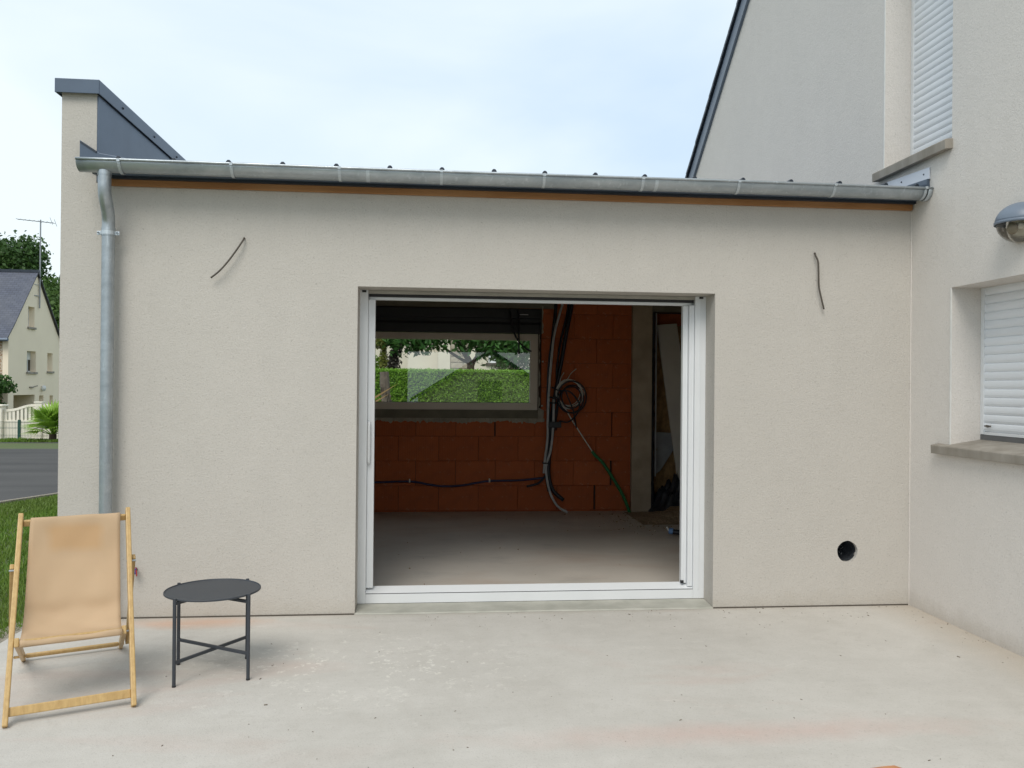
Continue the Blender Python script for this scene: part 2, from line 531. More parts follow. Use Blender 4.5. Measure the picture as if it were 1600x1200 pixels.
M['leaf_wood'] = leaf('woodland_leaf', (0.035, 0.08, 0.02), (0.08, 0.15, 0.035), (0.05, 0.11, 0.025), 0.25)
M['leaf_wood2'] = leaf('woodland_leaf_light', (0.06, 0.12, 0.025), (0.12, 0.20, 0.05), (0.08, 0.15, 0.035), 0.25)
M['leaf_hedge'] = leaf('hedge_leaf', (0.13, 0.28, 0.02), (0.22, 0.42, 0.035), (0.17, 0.36, 0.025), 1.2, 0.3)
M['leaf_tree'] = leaf('broad_leaf', (0.035, 0.12, 0.025), (0.10, 0.24, 0.05), (0.055, 0.16, 0.035), 1.5, 0.35)
M['leaf_palm'] = leaf('palm_leaf', (0.19, 0.34, 0.04), (0.32, 0.50, 0.07), (0.24, 0.40, 0.05), 1.5, 0.35)
M['leaf_shrub'] = leaf('shrub_leaf', (0.03, 0.09, 0.02), (0.07, 0.15, 0.03), (0.05, 0.11, 0.025), 1.5, 0.3)
M['leaf_purple'] = leaf('purple_leaf', (0.06, 0.04, 0.05), (0.10, 0.07, 0.065), (0.05, 0.06, 0.04), 1.5, 0.25)
M['leaf_yellow'] = leaf('yellow_conifer_leaf', (0.17, 0.18, 0.03), (0.24, 0.24, 0.045), (0.14, 0.17, 0.03), 1.5, 0.25)
M['leaf_dry'] = leaf('dry_leaf', (0.42, 0.27, 0.12), (0.52, 0.36, 0.18), (0.40, 0.25, 0.10), 1.5, 0.2)
M['grass'] = leaf('grass_blade', (0.09, 0.19, 0.022), (0.19, 0.29, 0.045), (0.14, 0.21, 0.04), 0.9, 0.3)


# ------------------------------------------------------------------ object helpers
def tag(o, label=None, cat=None, group=None, kind=None):
    if label: o['label'] = label
    if cat: o['category'] = cat
    if group: o['group'] = group
    if kind: o['kind'] = kind
    return o


def thing(name, label, cat, loc=(0, 0, 0), rz=0.0, group=None):
    o = bpy.data.objects.new(name, None)
    o.empty_display_size = 0.2
    COL.objects.link(o)
    o.location = loc
    o.rotation_euler = (0, 0, rz)
    return tag(o, label, cat, group)


class G:
    """collects faces, builds ONE mesh object"""
    def __init__(s):
        s.v, s.f, s.uv = [], [], {}

    def add(s, vs, fs):
        b = len(s.v)
        s.v += [tuple(x) for x in vs]
        s.f += [tuple(b + i for i in f) for f in fs]
        return s

    def box(s, x0, x1, y0, y1, z0, z1):
        if x0 > x1: x0, x1 = x1, x0
        if y0 > y1: y0, y1 = y1, y0
        if z0 > z1: z0, z1 = z1, z0
        return s.add([(x0, y0, z0), (x1, y0, z0), (x1, y1, z0), (x0, y1, z0), (x0, y0, z1), (x1, y0, z1), (x1, y1, z1), (x0, y1, z1)],
                     [(0, 3, 2, 1), (4, 5, 6, 7), (0, 1, 5, 4), (1, 2, 6, 5), (2, 3, 7, 6), (3, 0, 4, 7)])

    def bar(s, p, q, w, h, side=(1, 0, 0)):
        """rectangular bar p->q, width w along side, height h across"""
        p, q = Vector(p), Vector(q)
        d = (q - p).normalized()
        a = Vector(side)
        a = (a - d * a.dot(d)).normalized()
        b = d.cross(a)
        vs = []
        for c in (p, q):
            for i, j in ((-1, -1), (1, -1), (1, 1), (-1, 1)):
                vs.append(c + a * (i * w / 2) + b * (j * h / 2))
        return s.add(vs, [(0, 3, 2, 1), (4, 5, 6, 7), (0, 1, 5, 4), (1, 2, 6, 5), (2, 3, 7, 6), (3, 0, 4, 7)])

    def tube(s, pts, r, n=8, caps=True):
        pts = [Vector(p) for p in pts]
        rr = r if isinstance(r, (list, tuple)) else [r] * len(pts)
        rings = []
        a = None
        for i, p in enumerate(pts):
            d = (pts[min(i + 1, len(pts) - 1)] - pts[max(i - 1, 0)])
            if d.length < 1e-9: d = Vector((0, 0, 1))
            d.normalize()
            if a is None:
                a = d.orthogonal().normalized()
            else:
                a = (a - d * a.dot(d))
                a = a.normalized() if a.length > 1e-6 else d.orthogonal().normalized()
            b = d.cross(a)
            rings.append([p + (a * math.cos(k * 2 * PI / n) + b * math.sin(k * 2 * PI / n)) * rr[i] for k in range(n)])
        vs = [v for r_ in rings for v in r_]
        fs = []
        for i in range(len(rings) - 1):
            for k in range(n):
                k2 = (k + 1) % n
                fs.append((i * n + k, i * n + k2, (i + 1) * n + k2, (i + 1) * n + k))
        if caps:
            fs.append(tuple(range(n - 1, -1, -1)))
            fs.append(tuple((len(rings) - 1) * n + k for k in range(n)))
        return s.add(vs, fs)

    def lathe(s, prof, c=(0, 0, 0), n=24, axis='z', a0=0.0, a1=2 * PI):
        full = abs(a1 - a0 - 2 * PI) < 1e-6
        m = n if full else n + 1
        vs = []
        for r, h in prof:
            for k in range(m):
                t = a0 + (a1 - a0) * k / n
                x, y = r * math.cos(t), r * math.sin(t)
                if axis == 'z': q = (x, y, h)
                elif axis == 'x': q = (h, x, y)
                else: q = (x, h, y)
                vs.append((c[0] + q[0], c[1] + q[1], c[2] + q[2]))
        fs = []
        for i in range(len(prof) - 1):
            for k in range(n):
                k2 = (k + 1) % m
                fs.append((i * m + k, i * m + k2, (i + 1) * m + k2, (i + 1) * m + k))
        return s.add(vs, fs)

    def prism(s, poly, axis, d0, d1):
        """poly: 2D points; axis 'x': (y,z), 'y': (x,z), 'z': (x,y)"""
        n = len(poly)
        def P(p, d):
            return {'x': (d, p[0], p[1]), 'y': (p[0], d, p[1]), 'z': (p[0], p[1], d)}[axis]
        vs = [P(p, d0) for p in poly] + [P(p, d1) for p in poly]
        fs = [tuple(range(n)), tuple(range(2 * n - 1, n - 1, -1))]
        for i in range(n):
            j = (i + 1) % n
            fs.append((i, n + i, n + j, j))
        return s.add(vs, fs)

    def build(s, name, mat, parent=None, smooth=False, bevel=0.0, seg=2, label=None, recalc=True, solid=0.0):
        me = bpy.data.meshes.new(name)
        me.from_pydata(s.v, [], s.f)
        me.update()
        if recalc:
            bm = bmesh.new()
            bm.from_mesh(me)
            bmesh.ops.recalc_face_normals(bm, faces=bm.faces)
            bm.to_mesh(me)
            bm.free()
        if mat is not None:
            me.materials.append(M[mat] if isinstance(mat, str) else mat)
        if smooth:
            for p in me.polygons: p.use_smooth = True
        o = bpy.data.objects.new(name, me)
        COL.objects.link(o)
        if parent is not None:
            o.parent = parent
        if solid:
            md = o.modifiers.new('solidify', 'SOLIDIFY')
            md.thickness = solid
            md.offset = 0
        if bevel:
            md = o.modifiers.new('bevel', 'BEVEL')
            md.width = bevel
            md.segments = seg
            md.limit_method = 'ANGLE'
            md.angle_limit = math.radians(40)
        if label: o['label'] = label
        return o


def smooth_by_angle(o, deg=35):
    me = o.data
    for p in me.polygons: p.use_smooth = True
    bm = bmesh.new()
    bm.from_mesh(me)
    lim = math.radians(deg)
    for e in bm.edges:
        if len(e.link_faces) == 2 and e.calc_face_angle(0) > lim:
            e.smooth = False
    bm.to_mesh(me)
    bm.free()
    return o


def np_mesh(name, V, F, mat, parent=None):
    """V (n,3); F (m,k) index array with constant k"""
    me = bpy.data.meshes.new(name)
    m, k = F.shape
    me.vertices.add(len(V))
    me.vertices.foreach_set('co', np.ascontiguousarray(V, dtype=np.float32).ravel())
    me.loops.add(m * k)
    me.loops.foreach_set('vertex_index', np.ascontiguousarray(F, dtype=np.int32).ravel())
    me.polygons.add(m)
    me.polygons.foreach_set('loop_start', np.arange(0, m * k, k, dtype=np.int32))
    me.polygons.foreach_set('loop_total', np.full(m, k, dtype=np.int32))
    me.update(calc_edges=True)
    me.materials.append(M[mat])
    o = bpy.data.objects.new(name, me)
    COL.objects.link(o)
    if parent is not None: o.parent = parent
    return o


def leaf_quads(P, N, size, rs, aspect=1.8, jit=0.7):
    """P centres, N outward normals -> diamond leaves as quads"""
    n = len(P)
    d = N + rs.normal(0, jit, (n, 3))
    d /= np.linalg.norm(d, axis=1, keepdims=True) + 1e-9
    a = np.cross(d, rs.normal(0, 1, (n, 3)))
    a /= np.linalg.norm(a, axis=1, keepdims=True) + 1e-9
    b = np.cross(d, a)
    sz = (size * rs.uniform(0.6, 1.35, n))[:, None]
    fold = d * sz * 0.18
    V = np.stack([P - a * sz * aspect * .5, P + b * sz * .5 + fold, P + a * sz * aspect * .5, P - b * sz * .5 + fold], 1).reshape(-1, 3)
    F = np.arange(n * 4).reshape(n, 4)
    return V, F


def rows(p0, p1, n):
    return [p0 + (p1 - p0) * i / n for i in range(n + 1)]


def catmull(pts, k=6):
    P = [Vector(p) for p in pts]
    P = [P[0] * 2 - P[1]] + P + [P[-1] * 2 - P[-2]]
    out = []
    for i in range(1, len(P) - 2):
        for j in range(k):
            t = j / k
            a, b, c, d = P[i - 1], P[i], P[i + 1], P[i + 2]
            out.append(0.5 * ((2 * b) + (c - a) * t + (2 * a - 5 * b + 4 * c - d) * t * t + (3 * b - a - 3 * c + d) * t ** 3))
    out.append(P[-2])
    return out


# ------------------------------------------------------------------ the setting: ground, road, terrace
ZG = [(-60, -.12), (1, -.12), (8, -.27), (25, -.58), (30, -.74), (36, -1.05), (60, -1.1), (400, -1.5)]


def zg(y):
    for (a, za), (b, zb) in zip(ZG, ZG[1:]):
        if y <= b:
            return za + (zb - za) * (y - a) / (b - a)
    return ZG[-1][1]


g = G()
ys = [-60, -20, -8, -4, 0, 1, 2, 4, 6, 8, 12, 16, 20, 25, 30, 33, 36, 45, 60, 120, 400]
xs = [-400, -120, -60, -40, -25, -12, -9, -6.2, 0, 6, 20, 60, 400]
vs = [(x, y, zg(y)) for y in ys for x in xs]
fs = [(j * len(xs) + i, j * len(xs) + i + 1, (j + 1) * len(xs) + i + 1, (j + 1) * len(xs) + i) for j in range(len(ys) - 1) for i in range(len(xs) - 1)]
g.add(vs, fs)
tag(g.build('ground', 'soil', smooth=True), 'soil and lawn ground stretching past the house', kind='structure')

# road (a sheet 12 mm over the ground)
g = G()
for (y0, xa), (y1, xb) in zip([(3.4, -11.05), (7.35, -10.0), (8.6, -9.66), (12, -8.8), (16, -8.2), (20, -8.0)],
                              [(7.35, -10.0), (8.6, -9.66), (12, -8.8), (16, -8.2), (20, -8.0), (27.7, -8.0)]):
    b = [(-90, y0, zg(y0) + .012), (xa, y0, zg(y0) + .012), (xb, y1, zg(y1) + .012), (-90, y1, zg(y1) + .012)]
    g.add(b, [(0, 1, 2, 3)])
tag(g.build('road', 'asphalt'), 'dark asphalt road beyond the lawn', kind='structure')
# edging kerb of the road along the lawn
g = G()
g.bar((-11.07, 3.4, zg(3.4) + .02), (-9.99, 7.35, zg(7.35) + .03), .09, .07)
g.bar((-9.99, 7.35, zg(7.35) + .03), (-9.65, 8.6, zg(8.6) + .03), .09, .07)
g.bar((-9.65, 8.6, zg(8.6) + .03), (-8.79, 12, zg(12) + .03), .09, .07)
tag(g.build('kerb', 'gravel'), 'narrow pale kerb between road and lawn', kind='structure')

g = G()
g.box(-6.18, 0, -9, -0.0, -.3, 0)
tag(g.build('terrace', 'terrace'), 'pale stained concrete terrace', kind='structure')
# earth strip between the lawn and the slab
g = G()
pts = []
for i in range(31):
    y = -9 + i * 10.2 / 30
    pts.append((y, -6.44 - .10 * rnd.random()))
vs, fs = [], []
for y, x in pts:
    vs += [(x, y, zg(y) + .008), (-6.165, y, zg(y) + .05)]
for i in range(30):
    fs.append((2 * i, 2 * i + 1, 2 * i + 3, 2 * i + 2))
g.add(vs, fs)
tag(g.build('earth_strip', 'gravel'), 'strip of bare gravelly earth beside the terrace', kind='structure')

# ------------------------------------------------------------------ house extension
ext = thing('house_extension', 'low beige rendered house extension with wide open sliding door and zinc gutter', 'building', (-3.0, 0, 0))
EX = Vector((-3.0, 0, 0))


def child(o, parent, keep=True):
    """parent without moving (parents only ever carry location / z rotation)"""
    o.parent = parent
    m = Matrix.Translation(parent.location) @ Matrix.Rotation(parent.rotation_euler[2], 4, 'Z')
    if parent.parent is not None:
        pp = parent.parent
        m = (Matrix.Translation(pp.location) @ Matrix.Rotation(pp.rotation_euler[2], 4, 'Z')) @ parent.matrix_parent_inverse @ m
    o.matrix_parent_inverse = m.inverted()
    return o


def E(g_, name, mat, parent=None, **kw):
    o = g_.build(name, mat, None, **kw)
    p = parent or ext
    o.parent = p
    if p is ext:
        o.matrix_parent_inverse = Matrix.Translation(-EX)
    return o


T = .32
HX, HZ, HR = -.4835, .404, .0785     # vent hole
g = G()
g.box(-5.839, -4.08, 0, T, -.15, 2.96)
g.box(-4.08, -1.507, 0, T, 2.294, 2.96)
g.box(-1.507, -.62, 0, T, -.15, 2.96)
g.box(-.62, -.35, 0, T, -.15, .27)
g.box(-.62, -.35, 0, T, .54, 2.96)
g.box(-.35, 0, 0, T, -.15, 2.96)
N = 40
ring, sq = [], []
for k in range(N):
    a = 2 * PI * k / N
    c, s_ = math.cos(a), math.sin(a)
    rj = HR * (1 + .012 * math.sin(5 * a) + .008 * math.sin(9 * a + 1))
    ring.append((HX + rj * c, 0, HZ + rj * s_))
    m = .135 / max(abs(c), abs(s_))
    sq.append((-.485 + m * c, 0, .405 + m * s_))
vs = ring + sq + [(x, .05, z) for x, y, z in ring]
fs = []
for k in range(N):
    j = (k + 1) % N
    fs.append((k, j, N + j, N + k))
    fs.append((k, 2 * N + k, 2 * N + j, j))
cor = [(-.62, 0, .27), (-.35, 0, .27), (-.35, 0, .54), (-.62, 0, .54)]
g.add(vs, fs)
fw_ = E(g, 'front_wall', 'stucco')
# vent sleeve
g = G()
g.lathe([(HR * .985, .03), (HR * .97, .26), (0.001, .27)], (HX, 0, HZ), 32, 'y')
E(g, 'vent_sleeve', 'sleeve', smooth=True)
g = G()
for k in range(26):
    a, r_ = rnd.uniform(0, 2 * PI), HR * math.sqrt(rnd.random()) * .9
    x, z = HX + r_ * math.cos(a), HZ + r_ * math.sin(a)
    g.bar((x, .17 + rnd.random() * .07, z), (x + rnd.uniform(-.02, .02), .16 + rnd.random() * .08, z + rnd.uniform(-.02, .02)), .006, .002)
o = E(g, 'insulation_shreds', 'torn')
o['kind'] = 'stuff'
# thin dark joint between wall and slab
g = G()
g.box(-6.06, -4.085, -.006, -.0005, 0, .009)
E(g, 'base_joint', 'cable_brown')
g = G()
g.box(-1.503, -.01, -.006, -.0005, 0, .009)
E(g, 'base_joint', 'cable_brown')

# side parapet wall
g = G()
g.box(-6.067, -5.839, 0, 5.1, -.3, 3.565)
E(g, 'side_wall', 'stucco')
g = G()
g.prism([(-6.098, 3.553), (-6.098, 3.642), (-5.812, 3.650), (-5.812, 3.553), (-5.822, 3.553), (-5.822, 3.568), (-6.088, 3.568), (-6.088, 3.553)], 'y', -.035, 5.15)
E(g, 'parapet_coping', 'slate_metal', bevel=.004)
g = G()
g.box(-6.098, -5.812, -.042, -.0352, 3.553, 3.648)
E(g, 'coping_end_cap', 'slate_metal', bevel=.002)
for yy in (.4, 1.1, 1.7, 2.6, 3.5):
    g = G()
    g.lathe([(.009, 0), (.008, .006), (.001, .008)], (-5.812, yy, 3.60), 10, 'x')
    E(g, 'coping_screw', 'dark_metal', smooth=True)
g = G()
g.box(-5.8385, -5.828, .002, 5.1, 2.97, 3.552)
E(g, 'parapet_cladding', 'slate_metal')
g = G()
g.prism([(-5.93, 3.10), (-5.93, 3.235), (-5.838, 3.175), (-5.80, 3.150), (-5.64, 3.125), (-5.60, 3.10)], 'y', -.05, -.003)
E(g, 'corner_flashing', 'slate_metal', bevel=.003)
g = G()
g.bar((-5.925, -.052, 3.222), (-5.82, -.052, 3.155), .006, .012, (0, 1, 0))
E(g, 'flashing_fold', 'dark_metal')

# roof: standing seam sheet, gently rising to the back
def zr(y):
    return 3.075 + .05 * (y + .14)
g = G()
g.prism([(-.16, zr(-.16)), (5.15, zr(5.15)), (5.15, zr(5.15) - .08), (-.10, zr(-.10) - .08), (-.16, zr(-.16) - .02)], 'x', -5.826, -.004)
roof = E(g, 'roof', 'slate_metal')
g = G()
g.box(-5.8, 0, T, 4.8, 2.93, 2.99)
E(g, 'ceiling', 'ceiling')
seam_me = None
for k, x in enumerate([-5.64, -5.285, -4.93, -4.575, -4.218, -3.858, -3.503, -3.144, -2.79, -2.433, -2.08, -1.72, -1.365, -1.01, -.645, -.297, -.06]):
    if seam_me is None:
        g = G()
        g.prism([(-.021, -.004), (-.016, .022), (-.007, .032), (.007, .032), (.016, .022), (.021, -.004)], 'y', 0, .10)
        g.add([(-.012, .1, .0), (.012, .1, 0), (.012, 5.2, .255), (-.012, 5.2, .255), (-.009, .1, .035), (.009, .1, .035), (.009, 5.2, .29), (-.009, 5.2, .29)],
              [(0, 3, 2, 1), (4, 5, 6, 7), (0, 1, 5, 4), (1, 2, 6, 5), (2, 3, 7, 6), (3, 0, 4, 7)])
        o = g.build('roof_seam', 'dark_metal', bevel=.003)
        seam_me = o
    else:
        o = seam_me.copy()
        COL.objects.link(o)
    o.parent = ext
    o.matrix_parent_inverse = Matrix.Translation(-EX)
    o.location = (x, -.165, zr(-.165))
# eave: fascia board and dark drip sheet
g = G()
g.box(-5.735, -.012, -.032, -.002, 2.940, 2.986)
fas = E(g, 'fascia_board', 'fascia', bevel=.003)
g = G()
g.box(-5.72, -.006, -.064, -.0325, 2.981, 3.062)
E(g, 'drip_sheet', 'dark_metal')
g = G()
g.box(-5.72, -.006, -.0318, -.001, 2.9875, 3.07)
E(g, 'eave_board', 'dark_metal')

# gutter: half round, rolled front bead
GY, GZL, GZR, GR = -.197, 3.050, 3.046, .066
def gutter_mesh(x0, x1, nseg=40):
    g = G()
    prof = []
    for k in range(17):
        a = PI + PI * k / 16
        prof.append((GY + GR * math.cos(a), GR * math.sin(a)))
    bead = [(GY - GR - .006 + .0075 * math.cos(t), .003 + .0075 * math.sin(t)) for t in [0.0 - k * 2 * PI / 9 for k in range(8)]][::-1]
    prof = bead + prof
    vs, fs = [], []
    n = len(prof)
    for i in range(nseg + 1):
        t = i / nseg
        x = x0 + (x1 - x0) * t
        z = GZL + (GZR - GZL) * t + .002 * math.sin(9 * t + 1)
        vs += [(x, y, z + dz) for y, dz in prof]
    for i in range(nseg):
        for k in range(n - 1):
            fs.append((i * n + k, i * n + k + 1, (i + 1) * n + k + 1, (i + 1) * n + k))
    g.add(vs, fs)
    # end plates
    for x, e in ((x0, -1), (x1, 1)):
        z = GZL if e < 0 else GZR
        ring_ = [(x, GY + GR * math.cos(PI + PI * k / 16), z + GR * math.sin(PI + PI * k / 16)) for k in range(17)]
        b = len(g.v)
        g.v += ring_
        g.f.append(tuple(range(b, b + 17)))
    return g
gut = E(gutter_mesh(-5.868, -.004), 'gutter', 'zinc', solid=.003)
smooth_by_angle(gut, 50)
for xj in (-4.0, -2.02):                       # soldered joints
    g = G()
    g.lathe([(GR + .0035, -.012), (GR + .0035, .012)], (xj, GY, 3.048), 16, 'x', PI, 2 * PI)
    j_ = E(g, 'gutter_joint', 'zinc_bright', smooth=True)
br0 = None
for x in [-5.60, -4.888, -4.187, -3.507, -2.807, -2.118, -1.433, -.732, -.055]:
    if br0 is None:
        g = G()
        vs, fs = [], []
        R1 = GR + .004
        pts = [(GY - GR - .017, .010), (GY - GR - .017, -.006)] + [(GY + R1 * math.cos(PI + PI * k / 12), R1 * math.sin(PI + PI * k / 12)) for k in range(13)] + [(-.07, .03), (-.05, .045)]
        for w in (-.0095, .0095):
            vs += [(w, y, z) for y, z in pts]
        n = len(pts)
        fs = [(i, i + 1, n + i + 1, n + i) for i in range(n - 1)]
        g.add(vs, fs)
        br0 = g.build('gutter_bracket', 'zinc_bright', solid=.0035)
        o = br0
    else:
        o = br0.copy()
        COL.objects.link(o)
    o.parent = gut
    o.matrix_parent_inverse = Matrix.Identity(4)
    o.location = (x, 0, 3.048)
g = G()
g.lathe([(GR + .006, -.035), (GR + .008, -.028), (GR + .008, -.003)], (0, GY, 3.046), 16, 'x', PI, 2 * PI)
o = E(g, 'gutter_end_clip', 'zinc_bright', smooth=True, solid=.003)

# downpipe
pipe_c = catmull([(-5.712, GY, 2.998), (-5.712, GY, 2.93), (-5.712, GY + .001, 2.875), (-5.712, -.178, 2.815), (-5.715, -.128, 2.745), (-5.721, -.098, 2.69), (-5.724, -.092, 2.63), (-5.724, -.09, 2.55)], 5)
pipe_c += [Vector((-5.724, -.09, z)) for z in (2.2, 1.6, 1.0, .4, .0)]
g = G()
g.tube(pipe_c, .041, 20)
dp = smooth_by_angle(E(g, 'downpipe', 'zinc'))
g = G()
g.lathe([(.0435, -.02), (.0435, 0), (.043, .012)], (-5.712, GY, 2.985), 20)
o = E(g, 'pipe_outlet', 'zinc', smooth=True)
g = G()
g.tube([(-5.724, -.09, 2.585), (-5.724, -.09, 2.64)], .0445, 20)
smooth_by_angle(E(g, 'pipe_socket', 'zinc'))
for zc in (2.605,):
    g = G()
    g.lathe([(.047, -.013), (.047, .013)], (-5.724, -.09, zc), 20)
    for sx in (-1, 1):
        g.box(-5.724 + sx * .045, -5.724 + sx * .072, -.094, -.086, zc - .013, zc + .013)
        g.lathe([(.006, -.105), (.006, -.075)], (-5.724 + sx * .06, 0, zc), 8, 'y')
    g.box(-5.729, -5.719, -.045, 0, zc - .005, zc + .005)
    E(g, 'pipe_clamp', 'zinc_bright', bevel=.001)

# sliding door frame
FY = .20
sd_ = thing('sliding_door', None, None)
del_keys = [k for k in ('label', 'category') if k in sd_]
sd_.parent = ext
sd_.matrix_parent_inverse = Matrix.Translation(-EX)
X0, X1 = -4.082, -1.507
g = G()
g.box(X0, -4.022, FY, FY + .10, .024, 2.293)          # left jamb
g.box(-1.590, X1, FY, FY + .10, .024, 2.293)
g.box(-1.553, -1.547, FY - .004, FY - .0005, .09, 2.26)
g.box(-4.0215, -1.5905, FY, FY + .10, .024, .090)           # bottom track face
g.prism([(FY + .012, .0905), (FY + .012, .098), (FY + .10, .128), (FY + .10, .0905)], 'x', -4.0215, -1.5905)
E(g, 'outer_frame', 'white_alu', sd_, bevel=.003)
g = G()
g.box(-4.021, -1.591, FY + .004, FY + .0115, .0903, .0945)
E(g, 'track_groove', 'base_grey', sd_)
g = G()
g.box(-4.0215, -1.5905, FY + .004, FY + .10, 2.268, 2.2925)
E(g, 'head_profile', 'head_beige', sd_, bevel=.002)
g = G()
g.box(-4.018, -1.594, FY + .03, FY + .055, 2.248, 2.2675)
E(g, 'seal', 'seal', sd_)
g = G()
g.box(-4.066, -4.036, FY - .003, FY - .0005, 2.275, 2.29)
E(g, 'corner_plug', 'seal', sd_)
g = G()
g.box(-1.56, -1.53, FY - .003, FY - .0005, 2.275, 2.29)
E(g, 'corner_plug', 'seal', sd_)
g = G()
g.box(-1.672, -1.652, FY + .035, FY + .06, .1305, .150)
E(g, 'end_stop', 'seal', sd_)
g = G()
g.box(-4.018, -1.594, FY + .056, FY + .10, 2.228, 2.266)
E(g, 'head_rail', 'white_alu', sd_, bevel=.002)
g = G()
g.box(-4.0215, -3.972, FY + .035, FY + .085, .128, 2.227)
E(g, 'sash_stile', 'white_alu', sd_, bevel=.003)
for a, b, yo in ((-1.628, -1.5915, .02), (-1.668, -1.630, .05)):
    g = G()
    g.box(a, b, FY + yo, FY + yo + .045, .1285 if yo > .03 else .110, 2.227)
    g.box(a + .012, a + .018, FY + yo - .003, FY + yo - .0003, .13, 2.22)
    E(g, 'sash_stile', 'white_alu', sd_, bevel=.002)
g = G()
g.tube(catmull([(-4.008, FY + .034, 1.335), (-4.008, FY + .006, 1.325), (-4.008, FY - .002, 1.25), (-4.008, FY - .002, 1.10), (-4.008, FY + .006, 1.045), (-4.008, FY + .034, 1.035)], 4), .011, 10)
E(g, 'door_handle', 'white_alu', sd_, smooth=True)
# slanting concrete threshold
g = G()
n = 30
vs, fs = [], []
for i in range(n + 1):
    x = -4.078 + (4.078 - 1.509) * i / n
    j1 = rnd.uniform(-.007, .006)
    vs += [(x, -.012 + j1, .001), (x, -.004 + j1 * .6, .010), (x, FY + .05, .0235), (x, FY + .05, -.05), (x, -.012 + j1, -.05)]
for i in range(n):
    for k in range(4):
        fs.append((i * 5 + k, i * 5 + k + 1, (i + 1) * 5 + k + 1, (i + 1) * 5 + k))
g.add(vs, fs)
E(g, 'threshold', 'threshold')

# ------------------------------------------------------------------ interior
YB = 4.78
g = G()
g.box(-5.80, 0, T, 5.4, -.15, -.001)
g.box(-4.07, -1.52, .252, T - .0005, -.15, -.002)
tag(g.build('interior_floor', 'floor'), 'bare concrete floor inside the extension', kind='structure')
g = G()                                   # light-tight shell behind the blocks
WZ0, WZ1, WX = 1.302, 2.285, -2.184
g.box(-5.838, -4.75, YB + .03, YB + .30, -.1, 2.98)
g.box(-4.75, WX, YB + .03, YB + .30, -.1, WZ0)
g.box(-4.75, WX, YB + .03, YB + .30, WZ1 + .32, 2.98)
g.box(-4.75, WX, YB + .16, YB + .30, WZ1, WZ1 + .32)
g.box(WX, -.70, YB + .03, YB + .30, -.1, 2.98)
g.box(-.70, 0, YB + .03, YB + .30, 2.6, 2.98)
g.box(-.72, 0, YB + .42, YB + .5, -.1, 2.98)
g.box(-.72, -.70, YB + .30, YB + .42, -.1, 2.98)
bw = E(g, 'back_wall', 'joint')
# terracotta blocks
PX, PZ, Z0 = .507, .316, .017
cache = {}
nb = 0
for r in range(-1, 10):
    z0, z1 = Z0 + PZ * r, Z0 + PZ * (r + 1)
    zz0, zz1 = max(z0, .0), min(z1, 2.925)
    if zz1 - zz0 < .012: continue
    off = -3.954 if r % 2 == 0 else -3.739
    k0 = int((-5.8 - off) / PX) - 1
    for k in range(k0, 8):
        a, b = off + PX * k, off + PX * (k + 1)
        aa, bb = max(a, -5.80), min(b, -.962)
        if bb - aa < .02: continue
        gapb = .0045
        if rnd.random() < .05 or (r in (2, 3, 0, 1) and abs(b + 1.2) < .3 and rnd.random() < .75):
            gapb = rnd.uniform(.014, .030)                        # open joint, mortar showing
        segs = [(aa, bb - (gapb if bb == b else 0), zz0, zz1)]
        # window, lintel and shutter-box zone
        out = []
        for (p, q, u, v) in segs:
            wx0, wx1, wz0, wz1 = -4.78, -2.14, 1.172, 2.608
            if q <= wx0 or p >= wx1 or v <= wz0 or u >= wz1:
                out.append((p, q, u, v)); continue
            if u < wz0: out.append((p, q, u, wz0))
            if p < wx0: out.append((p, wx0, max(u, wz0), v))
            if q > wx1: out.append((wx1, q, max(u, wz0), min(v, wz1)))
            if v > wz1: out.append((max(p, wx0), q, wz1, v))
        for (p, q, u, v) in out:
            if u > 2.60 and q < -1.95: continue                   # lintel stands there
            w, h = round(q - p, 3), round(v - u - .004, 3)
            if w < .02 or h < .012: continue
            if (w, h) not in cache:
                bm = bmesh.new()
                bmesh.ops.create_cube(bm, size=1)
                bmesh.ops.scale(bm, vec=(w, .06, h), verts=bm.verts)
                if w > .03 and h > .03:
                    bmesh.ops.bevel(bm, geom=[e for e in bm.edges if all(vv.co.y < 0 for vv in e.verts)], offset=.002, segments=1, affect='EDGES')
                me = bpy.data.meshes.new('brick')
                bm.to_mesh(me); bm.free()
                me.materials.append(M['brick'])
                cache[(w, h)] = me
            o = bpy.data.objects.new('brick', cache[(w, h)])
            COL.objects.link(o)
            o.parent = bw
            o.location = ((p + q) / 2, YB + .022 + rnd.uniform(-.003, .003), (u + v) / 2)
            nb += 1
# rear window: frame, glass, shutter box, sill, mortar collars
rw = thing('rear_window', None, None)
rw.parent = ext
rw.matrix_parent_inverse = Matrix.Translation(-EX)
g = G()
FX0 = -4.72
g.box(FX0, WX, YB + .02, YB + .085, WZ0, 1.392)
g.box(FX0, WX, YB + .02, YB + .085, 2.20, WZ1)
g.box(FX0, FX0 + .09, YB + .02, YB + .085, 1.392, 2.20)
g.box(WX - .095, WX, YB + .02, YB + .085, 1.392, 2.20)
E(g, 'window_frame', 'grey_frame', rw, bevel=.003)
g = G()
g.box(FX0 + .091, -2.2795, YB + .03, YB + .045, 1.3925, 1.3985)
E(g, 'glazing_bead', 'seal', rw)
g = G()
g.box(-2.288, -2.2795, YB + .028, YB + .045, 1.399, 2.199)
E(g, 'glazing_bead', 'trim', rw)
g = G()
g.add([(FX0 + .09, YB + .05, 1.392), (-2.279, YB + .05, 1.392), (-2.279, YB + .05, 2.20), (FX0 + .09, YB + .05, 2.20)], [(0, 1, 2, 3)])
E(g, 'window_pane', 'glass', rw)
g = G()
